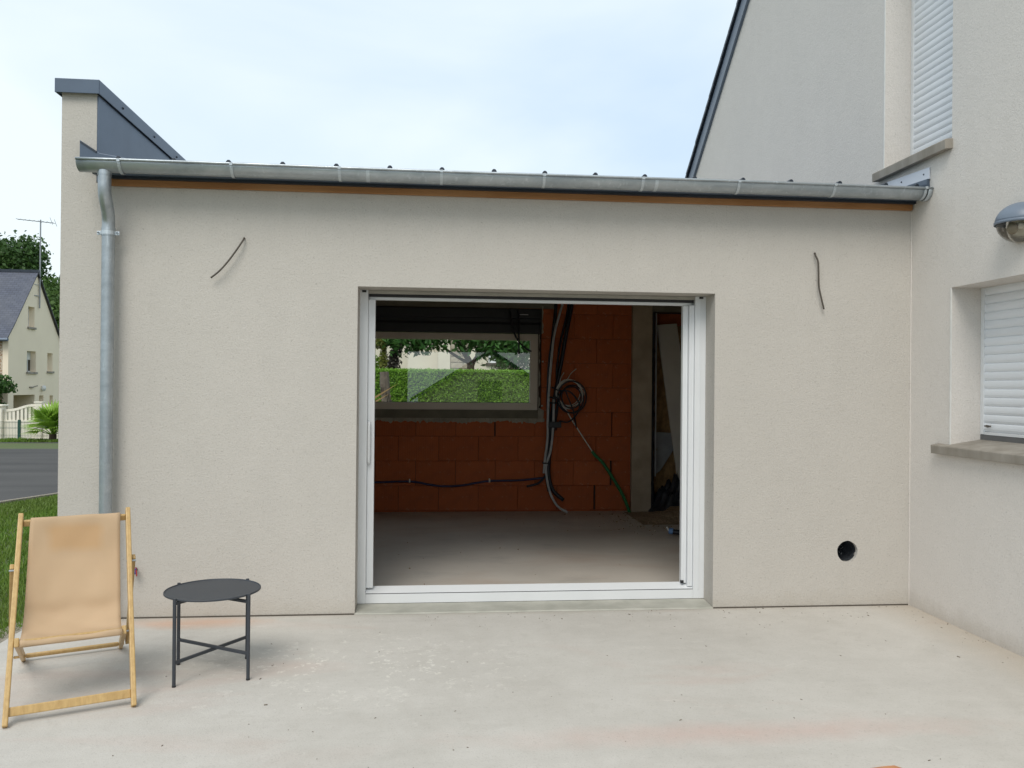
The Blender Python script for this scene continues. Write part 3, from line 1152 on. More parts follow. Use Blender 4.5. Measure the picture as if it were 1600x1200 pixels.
g.prism([(YB - .02, 2.29), (YB - .02, 2.40), (YB - .005, 2.43), (YB - .005, 2.47), (YB - .025, 2.49), (YB - .025, 2.60), (YB + .15, 2.60), (YB + .15, 2.29)], 'x', -4.75, -2.165)
E(g, 'shutter_box', 'black', bevel=.004)
g = G()
g.box(-2.164, -2.145, YB - .028, YB + .02, 2.275, 2.605)
E(g, 'shutter_box_end', 'black', bevel=.003)
g = G()
g.box(-2.43, -2.32, YB - .0275, YB - .0255, 2.525, 2.535)
E(g, 'box_sticker', 'conduit_grey')
g = G()
g.box(-5.80, -1.95, YB - .012, YB + .03, 2.612, 2.93)
E(g, 'lintel', 'lintel')
g = G()
g.box(-4.75, -2.17, YB + .0, YB + .12, 1.195, 1.300)
E(g, 'window_sill', 'lintel')
# ragged mortar under the sill and round the box end
g = G()
n = 150
vs, fs = [], []
for i in range(n + 1):
    x = -4.78 + 2.68 * i / n
    zw = .75 * (zw if i else 0) + rnd.uniform(-.011, .011)
    zlow = 1.150 + zw + rnd.uniform(-.006, .006) - (.022 if rnd.random() < .07 else 0)
    vs += [(x, YB - .022 + rnd.uniform(-.004, .004), 1.197), (x, YB - .020 + rnd.uniform(-.006, .003), zlow), (x, YB + .02, zlow - .006), (x, YB + .02, 1.197)]
for i in range(n):
    for k in range(3):
        fs.append((i * 4 + k, i * 4 + k + 1, (i + 1) * 4 + k + 1, (i + 1) * 4 + k))
g.add(vs, fs)
E(g, 'mortar_bed', 'mortar')
g = G()
vs, fs = [], []
for i in range(41):
    z = 1.15 + (2.64 - 1.15) * i / 40
    xa = -2.182 if z < 2.27 else -2.143
    xb = xa + rnd.uniform(.006, .03) + (.05 if z < 1.32 else 0)
    vs += [(xa, YB - .02, z), (xb, YB - .012, z), (xb + .004, YB + .03, z)]
for i in range(40):
    for k in range(2):
        fs.append((i * 3 + k, i * 3 + k + 1, (i + 1) * 3 + k + 1, (i + 1) * 3 + k))
g.add(vs, fs)
E(g, 'mortar_collar', 'mortar')
# concrete column right of the blocks and head over the recess
g = G()
g.box(-.960, -.70, YB - .07, YB + .028, 0, 2.93)
E(g, 'column', 'concrete_in', bevel=.004)
g = G()
g.box(-.70, -.004, YB - .05, YB + .028, 2.60, 2.93)
E(g, 'recess_lintel', 'lintel')
g = G()
vs, fs = [], []
for i in range(41):
    z = .05 + 2.54 * i / 40
    vs += [(-.699, YB - .02 + rnd.uniform(-.012, .012), z), (-.655 + rnd.uniform(-.01, .01), YB - .015 + rnd.uniform(-.02, .02), z), (-.635, YB + .05 + rnd.uniform(-.02, .02), z)]
for i in range(40):
    for k in range(2):
        fs.append((i * 3 + k, i * 3 + k + 1, (i + 1) * 3 + k + 1, (i + 1) * 3 + k))
g.add(vs, fs)
E(g, 'membrane_strip', 'black_foil', smooth=True)
g = G()
g.box(-.637, -.622, YB - .01, YB + .02, .45, 2.585)
E(g, 'metal_stud', 'steel_white')
g = G()
g.box(-.62, -.03, YB + .34, YB + .36, .0, 2.44)
E(g, 'strand_board', 'osb')
g = G()
g.box(-.62, -.03, YB + .30, YB + .36, 2.445, 2.60)
E(g, 'block_strip', 'brick')

# things standing or lying inside
g = G()
P = [(-.575, YB + .20, 2.44), (-.315, YB + .16, 2.46), (-.045, YB - .08, .11), (-.305, YB - .04, .10)]
nrm = Vector((.12, -.96, .1)) * .022
vs = [Vector(p) for p in P] + [Vector(p) + nrm for p in P]
g.add(vs, [(0, 1, 2, 3), (7, 6, 5, 4), (0, 4, 5, 1), (1, 5, 6, 2), (2, 6, 7, 3), (3, 7, 4, 0)])
tag(g.build('board', 'plank', bevel=.003), 'long pale grey board leaning in the dark recess by the sliding sash', 'board')
g = G()
tp = [(-.61, 1.02), (-.30, 1.00), (-.31, .80), (-.40, .66), (-.50, .50), (-.56, .46), (-.57, .60), (-.585, .72), (-.545, .78), (-.59, .86)]
g.prism([(x, z) for x, z in tp], 'y', YB + .21, YB + .225)
tag(g.build('torn_sheet', 'torn'), 'torn grey sheet hanging behind the leaning board', 'sheet')


def lump(name, mat, cx, cy, rx, ry, h, label, cat, seed, n=26, kind=None):
    rr = random.Random(seed)
    ph = [rr.uniform(0, 6) for _ in range(8)]
    g_ = G()
    vs, fs = [], []
    for j in range(n + 1):
        for i in range(n + 1):
            u, v = i / n * 2 - 1, j / n * 2 - 1
            d = math.sqrt(u * u + v * v)
            e = max(0, 1 - d ** 1.6)
            f_ = e * (.72 + .2 * math.sin(5 * u + ph[0]) * math.sin(4 * v + ph[1]) + .14 * math.sin(11 * u + 6 * v + ph[2]) + .1 * math.sin(17 * v - 8 * u + ph[3]) + rr.uniform(-.1, .1))
            vs.append((cx + rx * u, cy + ry * v, max(0, h * f_) + .002))
    for j in range(n):
        for i in range(n):
            fs.append((j * (n + 1) + i, j * (n + 1) + i + 1, (j + 1) * (n + 1) + i + 1, (j + 1) * (n + 1) + i))
    g_.add(vs, fs)
    o = g_.build(name, mat, smooth=True)
    return tag(o, label, cat, kind=kind)


lump('tarpaulin', 'black_foil', -.38, YB - .02, .36, .26, .50, 'crumpled black plastic tarpaulin heaped at the foot of the recess', 'tarpaulin', 3, 34)
lump('rubble_heap', 'rubble', -.55, YB - .62, .52, .50, .09, 'low heap of sandy rubble on the floor beside the column', 'rubble', 5, 34)
g = G()
g.add([(-.62, 4.30, .075), (-.12, 3.75, .12), (-.02, 4.05, .16), (-.50, 4.52, .09)], [(0, 1, 2, 3)])
tag(g.build('cardboard_sheet', 'cardboard', solid=.006), 'brown cardboard sheet lying on the rubble heap', 'cardboard')
g = G()
for k in range(160):
    x, y = rnd.gauss(-.95, .35), rnd.gauss(3.9, .5)
    if x > -.08 or y > 4.6: continue
    s_ = rnd.uniform(.004, .014)
    a = rnd.uniform(0, PI)
    g.bar((x, y, s_ * .3), (x + s_ * 1.6 * math.cos(a), y + s_ * 1.6 * math.sin(a), s_ * .3 + .002), s_, s_ * .6, (0, 0, 1))
for k in range(26):
    x, y = rnd.uniform(-4, -1.5), rnd.uniform(.6, 4.4)
    s_ = rnd.uniform(.003, .010)
    a = rnd.uniform(0, PI)
    g.bar((x, y, s_ * .25), (x + s_ * 2 * math.cos(a), y + s_ * 2 * math.sin(a), s_ * .25), s_, s_ * .4, (0, 0, 1))
tag(g.build('floor_debris', 'rubble'), 'small chips scattered on the indoor concrete floor', 'debris', kind='stuff')


def cable(name, pts, r, mat, label, cat, n=7, k=6, kids=()):
    g_ = G()
    g_.tube(catmull(pts, k), r, n)
    o = g_.build(name, mat, smooth=True)
    return tag(o, label, cat, {'conduit': 'conduits on the terracotta wall', 'wire': 'wires hanging over the rear window', 'electric_cable': 'bare cable ends in the front wall', 'cable': 'cables around the coil'}.get(name))


YC = 4.70
cable('conduit', [(-1.873, YC, 2.92), (-1.876, YC, 2.714), (-1.986, YC - .02, 2.3), (-2.03, YC - .03, 1.9), (-2.05, YC - .02, 1.6), (-2.066, YC - .03, 1.25), (-2.07, YC - .04, .95), (-2.10, YC - .03, .66), (-2.112, YC - .03, .50)],
      .016, 'conduit_grey', 'pale grey conduit dropping from the ceiling beside the rear window', 'conduit')
cable('conduit', [(-1.99, YC - .02, 1.45), (-2.00, YC - .05, 1.1), (-2.03, YC - .05, .8), (-2.085, YC - .05, .60), (-2.07, YC - .06, .40), (-2.02, YC - .07, .22), (-1.93, YC - .10, .08), (-1.82, YC - .14, .018)],
      .016, 'conduit_grey', 'pale conduit curling from the cable bundle down to the floor', 'conduit')
cable('conduit', [(-1.748, YC + .02, 2.92), (-1.75, YC + .02, 2.716), (-1.83, YC, 2.3), (-1.885, YC, 1.97), (-1.945, YC, 1.64), (-2.0, YC - .01, 1.31), (-2.02, YC - .02, .9), (-2.05, YC - .02, .55), (-2.0, YC - .03, .30), (-1.86, YC - .06, .16)],
      .026, 'conduit_black', 'thick black conduit right of the pale one, fraying out above the floor', 'conduit')
cable('conduit', [(-1.96, YC + .02, 2.92), (-1.97, YC + .02, 2.6), (-2.0, YC, 2.3), (-2.045, YC, 1.9), (-2.06, YC, 1.5), (-2.05, YC, 1.1), (-2.06, YC, .8), (-2.07, YC - .01, .5), (-2.04, YC - .02, .27)],
      .024, 'conduit_black', 'black conduit running straight down against the pale conduit', 'conduit')
cable('conduit', [(-1.80, YC + .03, 2.92), (-1.81, YC + .03, 2.6), (-1.90, YC + .02, 2.2), (-1.95, YC + .02, 1.8), (-1.93, YC + .02, 1.4), (-1.99, YC + .02, 1.0), (-2.03, YC + .01, .7), (-2.06, YC, .52), (-2.17, YC - .02, .38), (-2.33, YC - .01, .33)],
      .015, 'conduit_black', 'thin black conduit bending off left near its lower end', 'conduit')
g = G()
g.box(-2.06, -1.90, YC - .09, YC - .03, 1.085, 1.16)
g.tube([(-2.04, YC - .05, 1.09), (-2.04, YC - .05, 1.02)], .012, 8)
jb = tag(g.build('junction_box', 'black', bevel=.006), 'small black junction box hung in the cable bundle', 'junction box')
g = G()
for zt, xt in ((1.47, -2.0), (.63, -2.075), (1.40, -2.0)):
    g.lathe([(.055, -.008), (.058, 0), (.055, .008)], (xt, YC - .01, zt), 14)
tag(g.build('cable_tie', 'black'), 'black ties holding the bundle of conduits together', 'cable ties')
# coil of pale cable
cx, cz = -1.796, 1.52
pts = []
for k in range(5 * 26):
    t = k / 26
    a = 2.2 + t * 2 * PI
    r_ = .150 + .040 * ((t * .37) % 1.0) + .008 * math.sin(t * 5.1)
    pts.append((cx + r_ * .95 * math.cos(a) + .012 * math.sin(t * 3), YC - .03 - .012 * (k % 26) / 26 - .01 * math.sin(t * 1.7), cz + r_ * 1.05 * math.sin(a) + .01 * math.cos(t * 2)))
g = G()
g.tube(pts, .0058, 6)
coil = tag(g.build('cable_coil', 'conduit_white', smooth=True), 'coil of pale electric cable tied up on the terracotta wall', 'cable coil')
g = G()
g.tube(catmull([(-1.93, YC - .03, 1.60), (-1.90, YC - .02, 1.72), (-1.86, YC - .01, 1.79)], 5), .005, 6)
o = g.build('cable_end', 'conduit_white', smooth=True); o.parent = coil
g = G()
g.tube(catmull([(-1.82, YC - .03, 1.70), (-1.77, YC - .02, 1.78), (-1.70, YC - .01, 1.84)], 5), .005, 6)
o = g.build('cable_end', 'conduit_white', smooth=True); o.parent = coil
cable('cable', [(-1.90, YC - .02, 1.40), (-1.86, YC - .03, 1.355), (-1.734, YC - .03, 1.15), (-1.60, YC - .03, .95), (-1.475, YC - .03, .765)], .008, 'conduit_white',
      'pale cable running slantwise from the coil into the green conduit', 'cable')
cable('cable', [(-2.02, YC - .03, 1.60), (-1.93, YC - .05, 1.56), (-1.80, YC - .06, 1.55), (-1.70, YC - .06, 1.45), (-1.66, YC - .05, 1.36), (-1.70, YC - .04, 1.25), (-1.80, YC - .04, 1.16), (-1.92, YC - .04, 1.17)], .010, 'conduit_black',
      'black cable looped across the pale coil', 'cable')
cable('conduit', [(-1.49, YC - .03, .785), (-1.44, YC - .03, .72), (-1.353, YC - .04, .639), (-1.226, YC - .05, .449), (-1.10, YC - .06, .242), (-1.03, YC - .06, .08), (-1.0, YC - .06, .0)], .021, 'conduit_green',
      'green conduit curving down the terracotta wall into the floor', 'conduit', 10)
bc = cable('conduit', [(-5.6, YC + .04, .40), (-4.9, YC + .04, .375), (-4.253, YC + .04, .382), (-3.814, YC + .04, .392), (-3.60, YC + .03, .36), (-3.41, YC + .03, .333), (-3.167, YC + .03, .340), (-2.95, YC + .04, .375), (-2.801, YC + .04, .396), (-2.432, YC + .03, .405), (-2.20, YC + .0, .43), (-2.10, YC - .01, .44)],
           .014, 'conduit_blue', 'dark blue conduit clipped along the foot of the terracotta wall', 'conduit', 8)
for x, z in ((-3.814, .392), (-2.801, .396)):
    g = G()
    g.lathe([(.019, -.010), (.019, .010)], (x, YC + .04, z), 12, 'x')
    g.box(x - .008, x + .008, YC + .03, YC + .075, z + .018, z + .030)
    o = g.build('conduit_clip', 'conduit_white'); o.parent = bc
for lab, pts in (('thin black wire dangling over the rear window, left of two', [(-2.56, 4.74, 2.59), (-2.55, 4.66, 2.45), (-2.51, 4.64, 2.28), (-2.44, 4.62, 2.16), (-2.36, 4.62, 2.09), (-2.29, 4.62, 2.05)]),
                 ('thin black wire dangling over the rear window, right of two', [(-2.464, 4.70, 2.57), (-2.455, 4.65, 2.4), (-2.45, 4.64, 2.2), (-2.448, 4.63, 2.02)])):
    cable('wire', pts, .012, 'conduit_black', lab, 'wire')
for x, z in ((-2.125, 1.93), (-2.13, 1.36)):
    g = G()
    g.lathe([(.012, YB - .012), (.012, YB - .022), (.004, YB - .03)], (x, 0, z), 10, 'y')
    tag(g.build('screw_plug', 'conduit_white', smooth=True), 'upper pale screw plug in the wall beside the rear window' if z > 1.6 else 'lower pale screw plug in the wall beside the rear window', 'screw plug', 'screw plugs beside the rear window')
pts = []
for k in range(3 * 22):
    t_ = k / 22
    a = 2.6 + t_ * 2 * PI
    r_ = .155 + .035 * math.sin(t_ * 1.9) 
    pts.append((cx + .03 + r_ * math.cos(a), YC - .055 - .02 * math.sin(t_ * 3), cz - .05 + r_ * 1.12 * math.sin(a)))
pts = [(-1.96, YC - .04, 1.05), (-1.97, YC - .05, 1.3)] + pts + [(-1.74, YC - .05, 1.3), (-1.70, YC - .05, 1.08)]
g = G(); g.tube(pts, .0095, 6)
tag(g.build('cable_coil', 'conduit_black', smooth=True), 'tangled black cable looped over the pale cable coil', 'cable coil')
# hose with blue taped end
hs = cable('hose', [(-.45, 2.85, .05), (-.70, 2.88, .05), (-.88, 2.93, .04), (-.935, 2.96, .045)], .028, 'conduit_black', 'black hose end with blue tape on the floor beside the sliding sash', 'hose', 10)
g = G()
g.tube([(-.925, 2.955, .045), (-.965, 2.975, .050)], .034, 12)
o = g.build('tape_wrap', 'blue_cap', smooth=False); o.parent = hs
g = G()
g.tube([(-.966, 2.976, .05), (-.99, 2.985, .09)], .010, 8)
o = g.build('pipe_tip', 'conduit_white'); o.parent = hs

# ------------------------------------------------------------------ main house on the right
mh = thing('main_house', 'tall pale rendered house at right with two white roller shutters and slate gable edge', 'building', (1.5, -1, 0))
MX = Vector((1.5, -1, 0))


def H(g_, name, mat, parent=None, **kw):
    o = g_.build(name, mat, None, **kw)
    p = parent or mh
    o.parent = p
    if p is mh:
        o.matrix_parent_inverse = Matrix.Translation(-MX)
    return o


SL = .80                                     # rake slope
YR, ZRD = -1.0, 4.474 + SL * (5.254 + 1.0)   # ridge
def zrake(y):
    return ZRD - SL * abs(y - YR)
# wall sheet with two openings, front face x=0, thickness .3
UW = (-.48, .392, 3.335, 5.35)      # upper window y0,y1,z0,z1
LW = (-1.95, -.48, 1.205, 2.312)
g = G()
def wslab(y0, y1, z0, z1=None):
    """slab from y0..y1, up to z1 or the rake"""
    if z1 is not None:
        g.box(0, .3, y0, y1, z0, z1)
    else:
        pl = [(y0, z0), (y1, z0), (y1, zrake(y1))]
        if y0 < YR < y1: pl.append((YR, ZRD))
        pl.append((y0, zrake(y0)))
        g.prism(pl, 'x', 0, .3)
wslab(.392, 5.6, -.3)
wslab(-.48, .392, -.3, 3.335)
wslab(-.48, .392, 5.35)
wslab(-1.95, -.48, -.3, 1.205)
wslab(-1.95, -.48, 2.312)
wslab(-7.6, -1.95, -.3)
H(g, 'gable_wall', 'stucco_house')
# corner beads on the window edges and the corner joint to the extension
g = G()
g.box(-.004, .006, .386, .396, 3.34, 5.35)
H(g, 'corner_bead', 'trim')
g = G()
g.box(-.004, .006, -.486, -.476, 1.23, 2.312)
H(g, 'corner_bead', 'trim')
g = G()
g.box(-.007, -.0005, -.006, -.0005, .0, 2.93)
H(g, 'joint_bead', 'stucco_house')


def shutter(y0, y1, z0, z1, pitch, guide_x=.235):
    sh = thing('roller_shutter', None, None)
    sh.parent = mh
    sh.matrix_parent_inverse = Matrix.Translation(-MX)
    n = int((z1 - z0) / pitch) + 1
    me = None
    for k in range(n):
        z = z0 + k * pitch
        if me is None:
            g_ = G()
            pr = [(.0, 0), (-.004, .003), (-.0095, pitch * .3), (-.0105, pitch * .55), (-.0085, pitch * .82), (-.005, pitch * .95), (-.002, pitch * .995), (.004, pitch * .995), (.004, 0)]
            g_.prism(pr, 'y', y0 + .03, y1 - .03)
            o = g_.build('slat', 'shutter')
            # prism on axis y expects (x,z)
            me = o
        else:
            o = me.copy()
            COL.objects.link(o)
        o.parent = sh
        o.location = (guide_x, 0, z)
    for a, b in ((y0, y0 + .034), (y1 - .034, y1)):
        g_ = G()
        g_.box(guide_x - .016, guide_x + .02, a + .0005, b - .0005, z0 - .02, z1)
        o = g_.build('guide_rail', 'white_alu', bevel=.002)
        o.parent = sh
    g_ = G()
    g_.box(guide_x - .010, guide_x + .012, y0 + .035, y1 - .035, z0 - .022, z0 - .001)
    o = g_.build('bottom_bar', 'white_alu', bevel=.002)
    o.parent = sh
    g_ = G()
    g_.box(guide_x + .021, guide_x + .03, y0, y1, z0 - .3, z1)
    o = g_.build('back_panel', 'pane_dark')
    o.parent = sh
    return sh


s1 = shutter(UW[0], UW[1], 3.40, 5.35, .0552)
s2 = shutter(LW[0], LW[1], 1.322, 2.312, .0585)
g = G()
g.tube([(.222, -.56, 1.36), (.205, -.57, 1.362)], .008, 8)
g.tube([(.212, -.54, 1.362), (.212, -.60, 1.362)], .005, 8)
o = g.build('shutter_stop', 'cable_brown'); o.parent = s2
g = G()
g.box(.222, .255, LW[0], LW[1] - .0005, 1.262, 1.2985)
H(g, 'window_base', 'base_grey')
# sills
def sill(y0, y1, zt, th, rise, name='window_sill'):
    g_ = G()
    g_.prism([(-.055, zt - th), (-.058, zt - .006), (-.052, zt), (.298, zt + rise), (.298, zt - .02), (0, zt - th + .006)], 'y', y0, y1)
    return H(g_, name, 'sill', bevel=.004)
sill(-2.2, -.345, 1.222, .062, .055)
sill(-.49, .47, 3.337, .07, .05)
# flashing strip over the extension roof
g = G()
g.prism([(-.235, 3.125), (-.235, 3.208), (5.1, 3.475), (5.1, 3.392)], 'x', -.012, -.0005)
fl = H(g, 'flashing_strip', 'white_flash', bevel=.002)
g = G()
g.prism([(-.225, 3.06), (-.225, 3.1245), (5.1, 3.3915), (5.1, 3.25)], 'x', -.022, -.001)
H(g, 'flashing_apron', 'slate_metal')
for yy in (-.17, .12, .45, .9, 1.4):
    g = G()
    g.lathe([(.006, 0), (.006, -.004), (.001, -.006)], (-.012, yy, 3.168 + .05 * (yy + .235)), 8, 'x')
    o = H(g, 'flashing_screw', 'dark_metal')
# roof: slate slab on both slopes with a notched verge and a zinc trim under it
def rake_pt(y, off):
    c = 1 / math.sqrt(1 + SL * SL)
    sgn = 1 if y > YR else -1
    return (y + sgn * SL * c * off, zrake(y) + c * off)
g = G()
for y0, y1 in ((YR, 7.4), (YR, -9.4)):
    a, b = rake_pt(y0 + (.0001 if y1 > YR else -.0001), .02), rake_pt(y1, .02)
    a2, b2 = rake_pt(y0 + (.0001 if y1 > YR else -.0001), .12), rake_pt(y1, .12)
    a = (YR, a[1]); a2 = (YR, a2[1])
    g.prism([a, b, b2, a2], 'x', -.03, 8)
H(g, 'roof', 'slate_metal')
g = G()
ny = 62
for k in range(ny):
    y0 = -.9 + 8.3 * k / ny
    y1 = y0 + 8.3 / ny * 1.15
    p0, p1 = rake_pt(y0, .112), rake_pt(y1, .120)
    p2, p3 = rake_pt(y1, .158), rake_pt(y0, .152)
    w = -.062 - rnd.random() * .006
    g.prism([p0, p1, p2, p3], 'x', w, .4)
H(g, 'verge_slates', 'dark_metal')
g = G()
a, b, c_, d_ = rake_pt(-.9, -.06), rake_pt(7.2, -.06), rake_pt(7.2, .10), rake_pt(-.9, .10)
g.prism([a, b, c_, d_], 'x', -.035, -.002)
H(g, 'verge_trim', 'lamp_grey')
# rest of the house: far walls so the block is closed
g = G()
g.box(.3, 8, 5.3, 5.6, -.3, zrake(5.6))
g.box(.3, 8, -7.6, -7.3, -.3, zrake(-7.6))
g.box(7.7, 8, -7.3, 5.3, -.3, 4.2)
H(g, 'outer_wall', 'stucco_house')

# wall lamp: hemisphere hood over a glass bowl
LY, LZ, LRd = -1.19, 2.625, .145
wl = thing('wall_lamp', 'grey half-dome wall lamp with clear glass bowl on the right-hand house', 'lamp', (0, LY, LZ))
def L(g_, name, mat, **kw):
    o = g_.build(name, mat, None, **kw)
    o.parent = wl
    return o
# quarter spheres standing out from the wall (x<0)
g = G()
g.lathe([(LRd * math.cos(a), LRd * .82 * math.sin(a)) for a in rows(0, PI / 2 - .01, 10)], (-.012, 0, .0), 24, 'z', PI / 2, 3 * PI / 2)
g.lathe([(LRd + .004, -.012), (LRd + .004, .004), (LRd, .006)], (-.012, 0, 0), 24, 'z', PI / 2, 3 * PI / 2)
L(g, 'lamp_hood', 'lamp_grey', smooth=True, solid=.004)
g = G()
g.lathe([(LRd * .96 * math.cos(a), -.008 - LRd * .80 * math.sin(a)) for a in rows(0, PI / 2 - .01, 10)], (-.012, 0, 0), 24, 'z', PI / 2, 3 * PI / 2)
L(g, 'glass_bowl', 'globe', smooth=True)
g = G()
g.lathe([(LRd * .8, -.011), (LRd * .8, 0), ], (0, 0, -.005), 28, 'x')
g.lathe([(.001, -.011), (LRd * .8, -.011)], (0, 0, -.005), 28, 'x')
L(g, 'back_plate', 'trim')
g = G()
g.tube([(-.012, 0, -.02), (-.05, 0, -.02)], .02, 12)
L(g, 'lamp_socket', 'white_alu')
g = G()
g.lathe([(.001, .035), (.016, .03), (.03, .008), (.032, -.012), (.02, -.035), (.001, -.042)], (-.075, 0, -.035), 14)
L(g, 'bulb', 'sill', smooth=True)

# ------------------------------------------------------------------ deck chair
CM = Vector((-5.2705, -1.734, 0))
dc = thing('deck_chair', 'wooden deck chair with sand-coloured canvas sling at the left edge of the terrace', 'deck chair', CM, math.radians(23.588))
def D(g_, name, mat, **kw):
    o = g_.build(name, mat, None, **kw)
    o.parent = dc
    return o
W2 = .268
def railx(s_, z):      # the frame has racked a little sideways
    return (-.268 + .045 * z / .905) if s_ < 0 else (.278 + .010 * z / .905)
rb = lambda z: .639 * z
for s_ in (-1, 1):
    g = G()
    g.bar((railx(s_, 0), rb(0) - .003, .004), (railx(s_, .905), rb(.905), .905), .024, .046, (1, 0, 0))
    D(g, 'back_rail', 'deck_wood', bevel=.005)
for z, nm, w, h in ((.058, 'front_stretcher', .020, .042),):
    g = G()
    g.bar((-W2 + .013, rb(z), z), (W2 - .001, rb(z), z), h, w, (0, .3, 1))
    D(g, nm, 'deck_wood', bevel=.004)
g = G()
g.bar((railx(-1, .862) + .012, rb(.862) + .004, .862), (railx(1, .862) - .012, rb(.862) + .004, .862), .018, .034, (0, 1, .4))
D(g, 'top_crossbar', 'deck_wood', bevel=.004)
WB = .236
for s_ in (-1, 1):
    g = G()
    g.bar((s_ * WB + .008, .165, .345), (s_ * (WB + .018) + .042, 1.06, .012), .022, .044, (1, 0, 0))
    D(g, 'seat_rail', 'deck_wood', bevel=.005)
    g = G()
    g.bar((railx(s_, .665) + s_ * .023, rb(.665) + .01, .665), (s_ * (W2 + .022) + .02, .80, .10), .020, .034, (1, 0, 0))
    D(g, 'prop_strut', 'deck_wood', bevel=.005)
    g = G()
    g.tube([(railx(s_, .64) - s_ * .014, rb(.64) + .008, .645), (railx(s_, .64) + s_ * .0345, rb(.64) + .008, .645)], .005, 10)
    g.tube([(s_ * (WB - .015) + .01, .205, .326), (railx(s_, .326) + s_ * .014, .205, .326)], .005, 10)
    D(g, 'pivot_bolt', 'zinc')
g = G()
g.bar((-WB + .020, .17, .338), (WB - .004, .17, .338), .022, .030, (0, 1, 0))
D(g, 'seat_crossbar', 'deck_wood', bevel=.004)
g = G()
g.bar((-WB + .036, 1.02, .034), (WB + .045, 1.02, .034), .020, .022, (0, .4, -1))
D(g, 'rear_stretcher', 'deck_wood', bevel=.004)
g = G()
g.bar((-W2 + .012, .79, .098), (W2 + .026, .79, .098), .014, .014, (0, 1, 0))
D(g, 'prop_crossbar', 'deck_wood', bevel=.004)
# sling
prof = catmull([(rb(.862) + .022, 0, .855), (rb(.862) + .012, 0, .884), (rb(.862) - .014, 0, .878), (rb(.80) - .0, 0, .80), (rb(.70) + .032, 0, .70), (rb(.60) + .050, 0, .60), (rb(.50) + .058, 0, .50), (.355, 0, .43), (.31, 0, .385), (.25, 0, .356), (.19, 0, .352), (.150, 0, .350), (.147, 0, .326), (.175, 0, .318)], 5)
n, m = len(prof), 20
vs, fs = [], []
for i, p in enumerate(prof):
    t = i / (n - 1)
    wid = .211 + .014 * min(1, t * 1.3)
    cxs = .040 - .030 * min(1, t * 1.3)
    for j in range(m + 1):
        u = j / m * 2 - 1
        wr = .0028 * math.sin(23 * t + 4 * u) * math.sin(3.1 * u + 9 * t) + .0022 * math.sin(41 * t - 6 * u + 1)
        sag = wr + .020 * (1 - u * u) * math.sin(PI * min(1, max(0, (t - .15) / .75)))
        vs.append((cxs + u * wid, p.x + sag * .84, p.z - sag * .54))
for i in range(n - 1):
    for j in range(m):
        fs.append((i * (m + 1) + j, i * (m + 1) + j + 1, (i + 1) * (m + 1) + j + 1, (i + 1) * (m + 1) + j))
g = G()
g.add(vs, fs)
sling = D(g, 'canvas_sling', 'canvas', smooth=True, solid=.0025)
g = G()
g.box(.175, .215, rb(.835) - .013, rb(.835) - .0115, .828, .833)
o = g.build('care_tag', 'conduit_white'); o.parent = sling

# ------------------------------------------------------------------ side table
TC = Vector((-4.762, -1.133, 0))
st = thing('side_table', 'small round charcoal metal side table beside the deck chair', 'table', TC, math.radians(12.8))
def TT(g_, name, mat='table_metal', **kw):
    o = g_.build(name, mat, None, **kw)
    o.parent = st
    return o
TH, TR = .462, .256
g = G()
g.lathe([(.001, 0), (TR - .006, 0), (TR, .002), (TR, .009), (TR - .002, .011), (TR - .005, .011), (TR - .007, .0065), (.001, .0065)], (0, 0, TH - .010), 64)
smooth_by_angle(TT(g, 'table_top'), 30)
q = .1865
for sx, sy in ((-1, -1), (1, -1), (-1, 1), (1, 1)):
    g = G()
    g.tube([(sx * q, sy * q, .006), (sx * q, sy * q, TH + .004)], .0095, 14)
    leg_ = smooth_by_angle(TT(g, 'leg'))
    g = G()
    g.tube([(sx * q, sy * q, 0), (sx * q, sy * q, .008)], .0105, 14)
    o = g.build('foot_cap', 'seal'); o.parent = leg_
for z, nm, h in ((.127, 'cross_brace', .016), (TH - .022, 'top_brace', .016)):
    for k, (a, b) in enumerate((((-q, -q), (q, q)), ((-q, q), (q, -q)))):
        g = G()
        dz = .0165 * k * (1 if nm == 'cross_brace' else -1)
        g.bar((a[0], a[1], z + dz), (b[0], b[1], z + dz), .016, h, (0, 0, 1))
        TT(g, nm, bevel=.002)

# ------------------------------------------------------------------ small things on the walls and terrace
cable('electric_cable', [(-4.858, .02, 2.612), (-4.856, -.012, 2.608), (-4.862, -.03, 2.585), (-4.90, -.04, 2.52), (-4.955, -.045, 2.44), (-5.01, -.045, 2.375), (-5.068, -.04, 2.327)], .0062, 'cable_brown',
      'bare brown cable end slanting left from the wall, left of the door', 'cable')
cable('electric_cable', [(-.753, .02, 2.60), (-.757, -.012, 2.605), (-.760, -.028, 2.585), (-.742, -.03, 2.54), (-.737, -.03, 2.45), (-.734, -.03, 2.36), (-.715, -.032, 2.27), (-.694, -.03, 2.192)], .0065, 'cable_brown',
      'bare brown cable end hanging from the wall, right of the door', 'cable')
M['wire_red'] = simple('red_wire', (0.45, 0.03, 0.03), rough=0.5)
M['wire_blue'] = simple('blue_wire', (0.03, 0.10, 0.40), rough=0.5)
wb = thing('wire_stub', 'stub of red and blue wires poking from the wall behind the deck chair', 'wires', (-5.556, -.01, .335))
for k, (mt, dx, dz) in enumerate((('wire_red', -.006, -.028), ('wire_blue', .012, -.022), ('conduit_white', .002, -.04), ('wire_blue', .016, .012), ('wire_red', .02, -.036))):
    g = G()
    g.tube(catmull([(0, .02, 0), (dx * .5, -.02, .015), (dx, -.04, .01), (dx * 1.3, -.045, dz)], 4), .0042, 6)
    o = g.build('wire', mt, smooth=True); o.parent = wb
g = G()
g.tube([(0, .03, 0), (0, -.022, 0)], .014, 10)
o = g.build('cable_sheath', 'cable_brown'); o.parent = wb

